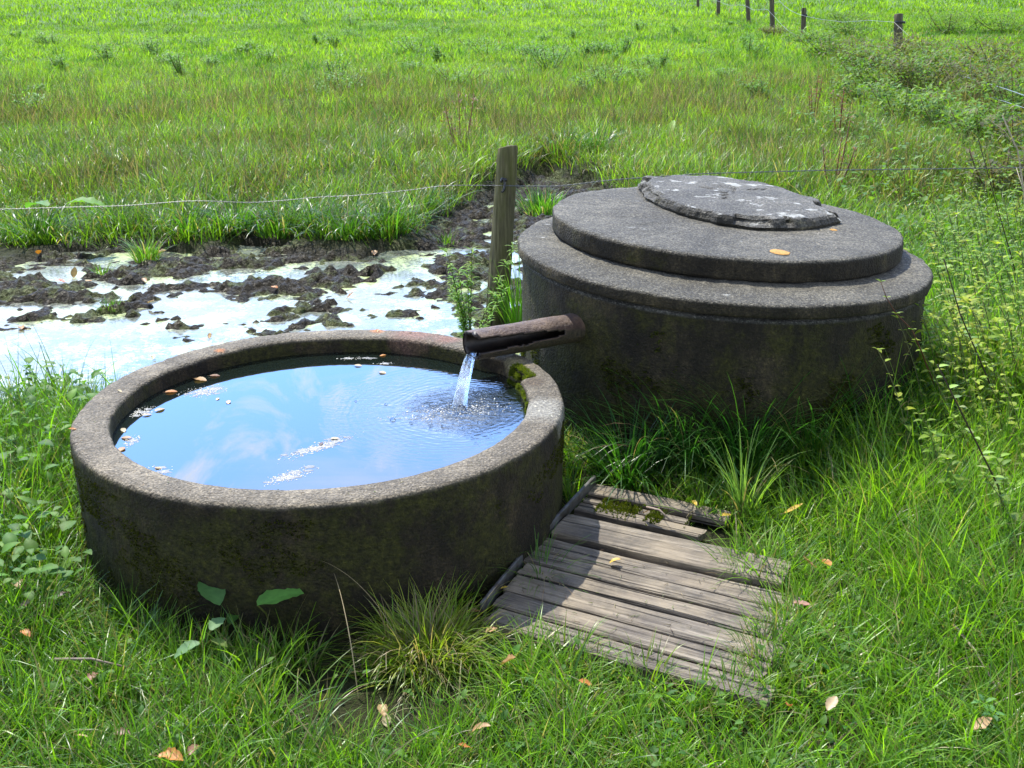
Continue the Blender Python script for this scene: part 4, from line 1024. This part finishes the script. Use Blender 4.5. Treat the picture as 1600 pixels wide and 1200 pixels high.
nettle(12, 640, .14, 4, .045, 'nettle cut by the left edge of the picture', group=GL, nst=3)
nettle(80, 760, .12, 4, .045, 'low nettle in the sunlit weeds left of the basin', group=GL, nst=3, sp=.04, col=((.07, .18, .02), (.15, .28, .03)))
nettle(205, 880, .10, 4, .03, 'small nettle in shade at the left foot of the basin wall', group=GL, nst=3, sp=.03)
GR = 'nettles in the grass right of the boards'
for (u, v, H, L, ns, lb) in [(1480, 975, .13, .040, 2, 'bluish nettle right of the boards'), (1545, 1020, .12, .045, 2, 'nettle near the right edge, lower than the bluish one'), (1490, 1160, .12, .038, 2, 'nettle close to the bottom right corner'),
                             (1590, 1160, .10, .038, 2, 'nettle cut off by the bottom right corner of the picture'), (1565, 1050, .12, .045, 1, 'single dark nettle by the right edge'), (1560, 880, .16, .042, 2, 'nettle among tall grass at the right edge'), (1450, 830, .10, .035, 1, 'young nettle in tall grass below the well'), (1330, 870, .07, .028, 1, 'tiny nettle just right of the boards')]:
    nettle(u, v, H, 4, L, lb, group=GR, nst=ns, col=((.05, .15, .045), (.11, .23, .07)))
GB = 'yellow green nettles crowding the right of the well'
YC = ((.11, .19, .02), (.32, .38, .035))
for k, (u, v, H, ns, lb) in enumerate([(1500, 700, .42, 3, 'yellow green bush of nettles touching the right side of the well'), (1560, 740, .45, 3, 'yellow green nettles in front of the bare dark stems'), (1590, 640, .50, 3, 'tall nettles at the right edge level with the well foot'),
                                   (1540, 600, .48, 4, 'nettles behind the yellow bush'), (1500, 520, .40, 3, 'nettles behind the right rim of the lid'), (1590, 500, .5, 4, 'nettles at the right edge level with the lid'),
                                   (1545, 450, .45, 3, 'thin nettles farther back right of the lid'), (1600, 410, .5, 4, 'nettle patch at the right edge below the wire'), (1500, 440, .32, 3, 'low nettles between the disc and the right edge'), (1590, 850, .30, 3, 'nettles at the right edge beside the tall grass'),
      (1480, 640, .38, 4, 'nettles pressed against the flank of the well just under the lid edge'), (1530, 680, .40, 4, 'leafy nettle clump between the well and the dark bramble stems'), (1575, 690, .42, 4, 'nettle clump right of the dark bramble stems'), (1520, 640, .42, 4, 'nettles behind the leafy clump beside the well'),
      (1560, 560, .45, 4, 'nettle thicket right of the lid, in front of the long dark stem'), (1515, 470, .36, 4, 'nettles rising behind the lid at its right'), (1560, 800, .28, 3, 'short nettles in front of the yellow green thicket'), (1600, 570, .48, 4, 'nettle thicket cut by the right edge beside the lid')]):
    nettle(u, v, H*random.uniform(1.0, 1.35), 10, random.uniform(.036, .058), lb, group=GB, nst=ns*2+1, sp=.11, col=YC if k < 4 or k in (10, 11, 12, 14) else ((.07, .16, .02), (.22, .31, .035)), lean=.5, laz=2.8, start=.25, sr=.0018, wr=.6)
# long bare dark stems at the right
for (pts, lb) in [([(1588, 700, .0), (1560, 630, 0), (1530, 560, 0), (1500, 490, 0), (1475, 405, 0)], 'long dark bramble stem slanting up left, right of the well'), ([(1585, 860, 0), (1560, 760, 0), (1500, 640, 0), (1465, 570, 0)], 'lower dark bramble stem slanting up left over the grass'),
                  ([(1600, 470, 0), (1580, 400, 0), (1560, 330, 0), (1528, 215, 0)], 'long dark stem rising at the right edge above the lid')]:
    P0 = at(pts[0][0], pts[0][1]); b = MB(); Q = []
    for i, (u, v, _) in enumerate(pts):
        yv = P0.y-.12*i/len(pts); Q.append(at_y(u, v, yv))
    Q[0].z = min(Q[0].z, gz(Q[0].x, Q[0].y))-.01
    b.tube([q_-P0 for q_ in Q], .0030, .0016, (.045, .03, .02), 5)
    for i in range(60):
        k = random.random()*(len(Q)-1.01); i0 = int(k); p = Q[i0].lerp(Q[i0+1], k-i0)-P0
        if random.random() < .4: a_ = random.uniform(0, 6.28); b.leaf(p, Vector((math.cos(a_), math.sin(a_), .3)), random.uniform(.015, .035), .016, jc((.14, .22, .03), .3), droop=.6, n=4)
    b.build('bramble', M_STEM, label=lb, cat='bramble', loc=(P0.x, P0.y, 0))
# shoot leaning over the lid edge
Pb = at(1475, 640); Q = [Pb]+[at_y(u, v, 2.98+i*.02) for i, (u, v) in enumerate([(1440, 550), (1425, 515), (1400, 490), (1385, 465), (1376, 440)])]
b = MB(); b.tube([q_-Pb for q_ in Q], .0022, .001, (.14, .06, .04), 5)
for q_ in Q[1:]:
    for k in range(3):
        a_ = random.uniform(0, 6.28); b.leaf(q_-Pb, Vector((math.cos(a_), math.sin(a_), .5)), random.uniform(.010, .022), .011, jc((.2, .3, .03), .3), droop=.4, n=4)
b.build('bramble', M_LEAF, label='thin reddish shoot with tiny leaves leaning in front of the lid edge', cat='bramble', loc=(Pb.x, Pb.y, 0))
# dry pale branch at the right edge
P0 = at(1610, 520); b = MB(); Q = [at_y(u, v, P0.y-.1) for u, v in [(1612, 500), (1606, 400), (1600, 300), (1590, 235), (1566, 180)]]; Q[0] = P0
b.tube([q_-P0 for q_ in Q], .005, .002, (.36, .31, .22), 6)
b.tube([Q[3]-P0, at_y(1570, 205, P0.y-.15)-P0, at_y(1543, 185, P0.y-.2)-P0], .002, .001, (.36, .31, .22), 4)
b.tube([Q[2]-P0, at_y(1588, 262, P0.y)-P0], .002, .001, (.36, .31, .22), 4)
b.build('dry_stalk', M_STEM, label='pale dead forked stalk at the upper right edge', cat='dead stalk', loc=(P0.x, P0.y, 0))

# small pale green feathery plant beside the post
p = at(738, 520); e = empty('groundsel', (p.x, p.y-.25, 0), label='pale green feathery plant behind the basin rim beside the thick post', cat='plant')
s = MB(); f = MB(); p0 = Vector((0, 0, -.05))
for k in range(9):
    a_ = random.uniform(0, 6.28); ln = random.uniform(.05, .35); hh = random.uniform(.36, .50) if k < 6 else .30
    pts = [Vector((math.cos(a_)*ln*.5*tt**1.3, math.sin(a_)*ln*.3*tt**1.3, -.05+hh*tt)) for tt in np.linspace(0, 1, 9)]
    s.tube(pts, .003, .0012, (.10, .13, .03), 4)
    for i in range(2, 9):
        for m_ in range(16):
            a2 = random.uniform(0, 6.28); d = Vector((math.cos(a2), math.sin(a2), random.uniform(.1, .9)))
            f.leaf(pts[i]-Vector((0, 0, random.random()*.03)), d, random.uniform(.018, .045), random.uniform(.004, .009), jc((.17, .30, .035), .25), droop=.8, n=4, shape='lance')
s.build('stem', M_STEM, e); f.build('foliage', M_LEAF, e)

# dock plants with big leaves
def dock(u, v, leaves, label):
    P0 = at(u, v); e = empty('dock_plant', (P0.x, P0.y, gz(P0.x, P0.y)), label=label, cat='dock')
    for (lu, lv, lz, L, W, a_, el, c, dr_) in leaves:
        q_ = at(lu, lv, lz)-Vector((P0.x, P0.y, gz(P0.x, P0.y))); b = MB()
        b.tube([Vector((0, 0, 0)), Vector((q_.x*.5, q_.y*.5, q_.z*.7)), q_], .0025, .0018, (.14, .16, .04), 5)
        b.leaf(q_, Vector((math.cos(a_)*math.cos(el), math.sin(a_)*math.cos(el), math.sin(el))), L, W, c, droop=dr_, fold=.18, n=12, shape='lance', curl=.25, ser=.04)
        b.build('leaf', M_LEAF, e)
dock(430, 985, [(402, 945, .10, .105, .075, .25, .35, (.16, .38, .08), .5), (455, 958, .05, .05, .03, .2, .2, (.05, .15, .03), .5)], 'dock with one big upright leaf coloured bright as if sunlit at the basin foot')  # big leaf's colour raised to paint in sunlight; it stands in shade
dock(345, 985, [(318, 905, .12, .085, .060, -.9, -.2, (.10, .22, .07), .4), (360, 975, .04, .05, .03, 1.5, .3, (.06, .15, .03), .5)], 'dock with a drooping pale green leaf left of the upright one')
dock(315, 1030, [(330, 985, .10, .055, .032, 1.3, .2, (.15, .27, .12), .5), (312, 1005, .09, .06, .036, 3.6, -.1, (.16, .28, .13), .6), (330, 1000, .08, .04, .022, -.3, 0, (.14, .2, .05), .6)], 'dock with holed whitish leaves standing in the turf in front of the basin')
dock(100, 330, [(105, 318, .22, .22, .11, .1, .2, (.13, .27, .04), .8), (75, 322, .18, .20, .10, 2.6, .2, (.10, .24, .04), .8)], 'broad leaved dock on the far bank at the left')
dock(1045, 225, [(1045, 215, .16, .20, .06, 1.2, .9, (.20, .33, .05), .6)], 'bright single broad leaf standing behind the well')

# ------------------------------------------------------------------ thistles in the pasture and weeds by the fence
def bushlet(name, u, v, Wd, H, n, LS, cols, label, cat, group, stems=6, stemc=(.08, .07, .03), zoff=0):
    p = at(u, v, .05); zz = gz(p.x, p.y); e = empty(name, (p.x, p.y, zz), label=label, cat=cat, group=group)
    s = MB(); f = MB(); tipsl = []
    for k in range(stems):
        a_ = random.uniform(0, 6.28); r = Wd*.5*random.random()**.5; h_ = H*random.uniform(.55, 1)
        pts = [Vector((math.cos(a_)*r*tt**.6, math.sin(a_)*r*tt**.6, -.03+h_*tt)) for tt in np.linspace(0, 1, 5)]
        s.tube(pts, .006, .003, jc(stemc), 4); tipsl.append(pts)
    for i in range(n):
        pts = random.choice(tipsl); k = random.random()**.7*3.99; i0 = int(k); q_ = pts[i0].lerp(pts[i0+1], k-i0)
        q_ = q_+Vector((random.gauss(0, 1), random.gauss(0, 1), random.gauss(0, .5)))*Wd*.09
        q_.z = max(q_.z, .01)
        a_ = random.uniform(0, 6.28); u_ = random.random()
        c = tuple(cols[0][w_]*(1-u_)+cols[1][w_]*u_ for w_ in range(3))
        f.leaf(q_, Vector((math.cos(a_), math.sin(a_), random.uniform(-.2, .9))), LS*random.uniform(.5, 1.2), LS*random.uniform(.2, .4), jc(c, .25), droop=.7, n=2, shape='lance')
    s.build('stem', M_STEM, e); f.build('foliage', M_LEAF, e)
TH = ((.09, .19, .035), (.16, .29, .06))
ths = [(70, 60, .5), (20, 20, .5), (225, 30, .6), (170, 95, .5), (250, 45, .6), (265, 5, .7), (170, 92, .4), (465, 25, .6), (475, 5, .7), (535, 20, .7), (550, 35, .6), (575, 38, .6), (600, 45, .5), (540, 52, .5), (655, 45, .6), (690, 55, .6), (650, 85, .5), (230, 80, .5), (245, 88, .4), (770, 20, .7), (860, 12, .7),
       (930, 40, .7), (830, 90, .6), (895, 60, .6), (870, 105, .5), (1025, 115, .6), (1000, 130, .5), (1090, 95, .5), (1128, 125, .4), (945, 140, .4), (320, 70, .5), (380, 40, .5), (100, 110, .4), (50, 185, .6), (1170, 90, .4), (740, 75, .5), (420, 100, .4), (500, 70, .4)]
ths += [(random.uniform(0, 1200), 8+150*random.random()**1.4, random.uniform(.25, .5)) for _ in range(45)]
for (u, v, W0) in ths:
    bushlet('thistle', u, v+6, W0*random.uniform(.7, 1.7), .14+.24*random.random()**1.5, 420, .06, TH, 'bluish green thistle clump standing above the short pasture grass', 'thistle', 'thistle clumps scattered over the pasture', 6)
wd_ = [(1340, 110, 1.4, .7), (1400, 120, 1.3, .6), (1300, 100, 1.2, .7), (1450, 110, 1.4, .7), (1500, 130, 1.4, .7), (1380, 150, 1.2, .55), (1560, 110, 1.4, .7), (1480, 60, 1.6, .8), (1330, 65, 1.3, .7), (1530, 170, 1.1, .6), (1590, 190, 1.1, .7), (1410, 195, .9, .45), (1440, 150, 1.2, .6),
       (1320, 40, 1.2, .6), (1260, 75, 1.0, .4), (1215, 60, .8, .35), (1570, 60, 1.5, .7), (1350, 170, .8, .35), (1590, 260, .8, .6), (1540, 240, .7, .5), (1480, 215, .8, .45), (1570, 310, .6, .45)]
lbs = ['tangled brown green weeds below the squared grey fence post', 'weedy bush in the hedge line along the far fence']
for k, (u, v, W0, H) in enumerate(wd_):
    br = k % 3 == 0; H *= (.58 if v < 135 else .8); W0 *= .95
    bushlet('hedge_weed', u, v, W0, H, int(900*W0), .085, ((.065, .14, .02), (.17, .27, .04)) if not br else ((.085, .085, .03), (.16, .17, .05)), lbs[0] if u in (1400, 1380) else lbs[1] if v < 160 else 'low leafy bush between the far fence and the lid', 'weeds', 'weed bushes along the far fence', 14, (.12, .07, .04))
for k, (u, v) in enumerate([(1120, 100), (1300, 300), (720, 250), (1270, 200), (860, 150), (1350, 210), (1200, 170)][1:4]+[(1310, 230)]):
    bushlet('sorrel', u, v, .25, .5, 120, .05, ((.16, .07, .03), (.20, .16, .05)), 'reddish brown sorrel spire seeding in the rough meadow', 'sorrel', 'sorrel spires in the rough meadow', 4, (.16, .07, .04))

# ------------------------------------------------------------------ fallen leaves
CT = {'tan': (.32, .19, .08), 'orange': (.40, .16, .03), 'yellow': (.48, .32, .05), 'brown': (.16, .075, .035), 'pale': (.38, .29, .17), 'pink': (.30, .16, .11), 'red': (.35, .08, .04), 'dark': (.10, .06, .05)}
LV = [ # u, v, surface z, length, colour, label
 (313, 594, BW, .045, 'tan', 'curled tan leaf floating at the back left of the basin'), (268, 613, BW, .034, 'orange', 'orange leaf floating close to the left inner wall'), (336, 588, BW, .030, 'brown', 'small brown leaf behind the curled tan leaf in the basin'),
 (250, 641, BW, .030, 'pale', 'pale round leaf floating left, with foam round it'), (230, 649, BW, .026, 'pale', 'second pale leaf, left of the round one'), (193, 673, BW, .028, 'pale', 'cream leaf against the far left inner wall, upper of three'),
 (197, 685, BW, .028, 'tan', 'cream brown leaf, middle of three at the left inner wall'), (190, 703, BW, .026, 'tan', 'tan leaf, lowest of three at the left inner wall'), (528, 549, BW, .024, 'yellow', 'small yellow leaf under the far inner wall of the basin'),
 (598, 556, BW, .020, 'orange', 'orange leaf fragment under the far inner wall, right of the yellow one'), (357, 629, BW, .026, 'pale', 'whitish leaf floating on the blue reflection'), (340, 624, BW, .018, 'pale', 'tiny whitish leaf left of the whitish one on the reflection'),
 (524, 686, BW, .024, 'pale', 'pale leaf at the upper end of the foam streak'), (502, 694, BW, .022, 'dark', 'dark curled leaf in the middle of the foam streak'), (598, 583, BW, .026, 'pale', 'pale leaf floating left of the falling water'), (560, 572, BW, .026, 'pale', 'pale flat leaf near the back of the ripples'),
 (247, 732, BW, .018, 'tan', 'tan leaf scrap at the lower left inner wall'),
 (590, 518, BZ, .020, 'orange', 'orange leaf scrap on the far rim of the basin'), (113, 672, BZ, .020, 'orange', 'orange leaf tip on the leftmost rim of the basin'), (187, 612, BZ, .018, 'pale', 'bleached leaf scrap on the left rim'),
 (960, 880, TZ+.004, .030, 'yellow', 'yellow leaf lying on the platform boards'), (788, 920, TZ+.004, .018, 'yellow', 'small yellow leaf in the shadow on the platform'),
 (1262, 888, .05, .058, 'tan', 'large tan curled leaf right of the bleached board'), (1292, 880, .06, .034, 'orange', 'orange leaf beside the large tan one'), (1253, 944, .05, .040, 'pink', 'dull pinkish leaf at the right end of the boards'),
 (1135, 806, .05, .034, 'yellow', 'yellow leaf in the grass behind the bleached board'), (1382, 686, .10, .040, 'orange', 'orange leaf in the sedge by the right side of the well'), (1085, 786, .05, .028, 'yellow', 'yellow leaf lying behind the mossy boards'),
 (1010, 803, .05, .026, 'brown', 'brown leaf on the mossy boards'), (795, 1040, .05, .042, 'tan', 'upright tan leaf under the front edge of the platform'), (768, 985, .06, .030, 'tan', 'tan leaf at the left corner of the platform'),
 (740, 955, .05, .034, 'brown', 'brown leaf between the tussock and the edge strip'), (598, 1113, .04, .034, 'tan', 'tan leaf left below the big tussock'), (604, 1128, .03, .030, 'pale', 'pale leaf just under the tan one below the tussock'),
 (750, 1143, .05, .040, 'tan', 'tan leaf in the turf right below the tussock'), (725, 1172, .05, .034, 'orange', 'orange ragged leaf near the bottom centre'), (268, 1188, .06, .048, 'orange', 'orange yellow leaf at the bottom left'),
 (303, 1172, .06, .034, 'brown', 'reddish brown leaf touching the orange yellow one'), (190, 1148, .05, .034, 'brown', 'crumpled brown leaf in the lower left turf'), (128, 1152, .05, .030, 'tan', 'narrow tan leaf left of the crumpled brown one'),
 (145, 1058, .05, .034, 'brown', 'dark brown leaf under the twig in the left turf'), (30, 916, .07, .046, 'tan', 'big tan leaf at the left edge'), (42, 948, .06, .040, 'pink', 'pinkish leaf below the big tan leaf at the left edge'),
 (100, 932, .05, .040, 'dark', 'dark twisted leaf right of the pinkish one'), (40, 990, .05, .034, 'orange', 'thin orange leaf near the left edge'), (345, 1003, .05, .030, 'orange', 'orange leaf next to the whitish dock leaves'),
 (480, 995, .0, .045, 'dark', 'dark leaf on bare soil in the basin shadow'), (508, 993, .0, .045, 'dark', 'dark leaf right of the other one on the shaded soil'), (1300, 1102, .07, .038, 'pale', 'pale yellow leaf in the turf below the boards'),
 (1535, 1138, .08, .042, 'tan', 'big curled yellow tan leaf near the bottom right corner'), (1232, 1106, .06, .022, 'red', 'small dark red leaf below the platform corner'), (915, 1070, .05, .030, 'orange', 'orange leaf under the bottom edge of the platform'),
 (905, 702, .02, .045, 'brown', 'brown leaf in the dark gap between basin and well'), (918, 722, .02, .03, 'orange', 'orange leaf just below the brown one in the gap'),
 (33, 513, -.03, .055, 'orange', 'orange leaf on the mud at the left edge of the pond'), (250, 400, -.01, .075, 'tan', 'tan leaf beside the round tuft in the mud'), (585, 398, -.01, .055, 'tan', 'tan leaf on the mud left of the thick post'),
 (117, 431, -.01, .06, 'tan', 'tan leaf on the mud in the left part of the pond'), (136, 437, -.01, .05, 'orange', 'orange leaf right beside the tan one on the mud'), (95, 437, -.01, .045, 'red', 'reddish leaf left of the tan one on the mud'),
 (306, 369, .0, .06, 'tan', 'tan leaf at the foot of the far pond bank'), (352, 355, .03, .07, 'brown', 'brown leaf against the far bank grass'), (382, 375, .0, .05, 'orange', 'orange leaf on the far mud below the bank'),
 (62, 405, -.01, .05, 'orange', 'small orange leaf far left on the mud'), (430, 440, -.03, .05, 'orange', 'orange leaf by the pale water in the middle of the pond'), (548, 465, -.03, .045, 'orange', 'orange leaf floating on the pale scum'),
 (226, 442, -.03, .05, 'tan', 'tan leaf at the edge of the pale water'), (236, 473, -.03, .045, 'tan', 'tan leaf on a mossy patch in the pale water'), (240, 560, -.03, .03, 'pale', 'pale leaf floating close behind the basin rim'),
 (775, 412, -.01, .05, 'orange', 'orange leaf on the mud right beside the thick post'), (328, 527, -.03, .035, 'tan', 'tan leaf on the scum behind the basin rim'), (1240, 797, .09, .07, 'yellow', 'long yellow grass like leaf in the turf right of the boards')]
for (u, v, z, L, cn, lb) in LV:
    p = at(u, v, z); zz = z
    if z < BW-.01 and not (TZ-.001 < z < TZ+.01):
        g_ = gz(p.x, p.y)
        zz = max(g_, WATER_Z)+(.030+.55*z if z > .03 else .004); p = at(u, v, zz)
        zz = max(gz(p.x, p.y), WATER_Z)+(.030+.55*z if z > .03 else .004)
    b = MB(); a_ = random.uniform(0, 6.28); floaty = abs(z-BW) < .001
    el = .05 if floaty or z > .3 or (TZ-.001 < z < TZ+.01) else random.uniform(0, .8)
    n0 = len(b.V)
    ww = L*(.55 if 'narrow' not in lb and 'long' not in lb else .18)*random.uniform(.85, 1.2)
    dirv = Vector((math.cos(a_)*math.cos(el), math.sin(a_)*math.cos(el), math.sin(el)))
    b.leaf(-dirv*L*.5, dirv, L, ww, jc(CT[cn], .12), droop=(.25 if floaty else random.uniform(-.5, .9)), fold=(.12 if floaty else random.uniform(.05, .4)), n=10, curl=(.10 if floaty else .45), ser=.05, shape='lance')
    b.tube([-dirv*L*.5, -dirv*L*.72+Vector((0, 0, .0 if floaty else .002))], L*.012, L*.008, jc((.25, .15, .08)), 4)
    zmin = min(v_[2] for v_ in b.V)
    o = b.build('fallen_leaf', M_DEAD, label=lb, cat='leaf', group='fallen autumn leaves'); o.location = (p.x, p.y, zz-zmin*(1 if el < .1 else .6)+.0006)
# litter on boards and rim: bits of straw, seeds and grit
b = MB()
for i in range(190):
    if i < 120:
        u_, v_ = random.random(), random.random(); p = (A.lerp(Cc, u_)).lerp(B_.lerp(D, u_), v_); z = TZ+.0035
    else:
        a_ = random.uniform(0, 6.28); r_ = random.uniform(BI+.015, BR-.015); p = Vector((BC[0]+r_*math.cos(a_), BC[1]+r_*math.sin(a_), 0)); z = BZ+.003
        if abs(((a_+math.pi) % (2*math.pi)-math.pi)-lo) < .35: continue
    L = random.uniform(.004, .022) if i < 120 else random.uniform(.003, .009); a_ = random.uniform(0, 6.28); d = Vector((math.cos(a_), math.sin(a_), 0))
    b.tube([Vector((p.x, p.y, z)), Vector((p.x, p.y, z+.001))+d*L*.5+Vector((-d.y, d.x, 0))*L*.1, Vector((p.x, p.y, z))+d*L], random.uniform(.0005, .0011), .0004, jc(random.choice([(.30, .24, .13), (.10, .07, .04), (.22, .20, .15), (.12, .17, .03)]), .3), 4)
b.build('plant_litter', M_STEM, label='scraps of straw and seed husks scattered over the boards and the basin rim', cat='litter', kind='stuff')
# splash drops round the foot of the jet
b = MB()
for i in range(46):
    a_ = random.uniform(0, 6.28); r_ = abs(random.gauss(0, .028))+.006; h_ = random.uniform(.001, .022)*math.exp(-r_*14); q_ = random.uniform(.0006, .0018)
    c_ = Vector((IMP.x+r_*math.cos(a_), IMP.y+r_*math.sin(a_), BW+h_+q_))
    b.tube([c_-Vector((0, 0, q_)), c_-Vector((0, 0, q_*.3)), c_+Vector((0, 0, q_*.3)), c_+Vector((0, 0, q_))], q_*.7, q_*.7, (1, 1, 1), 6)
b.build('splash', M_BUB, label='fine splash drops where the jet meets the basin water', cat='splash', kind='stuff')
# twigs
for (u, v, u2, v2, lb) in [(85, 1030, 203, 1044, 'pale straight twig lying in the left turf'), (1490, 975, 1560, 1080, 'dark bent twig in the grass at the right'), (1010, 792, 1050, 815, 'thin twig lying on the mossy boards')]:
    p, q_ = at(u, v, .07), at(u2, v2, .05); b = MB()
    b.tube([Vector((0, 0, 0)), (q_-p)*.5+Vector((0, 0, .012)), q_-p], .0035, .0022, (.26, .20, .16), 6, .2)
    b.build('twig', M_STEM, label=lb, cat='twig', loc=p)
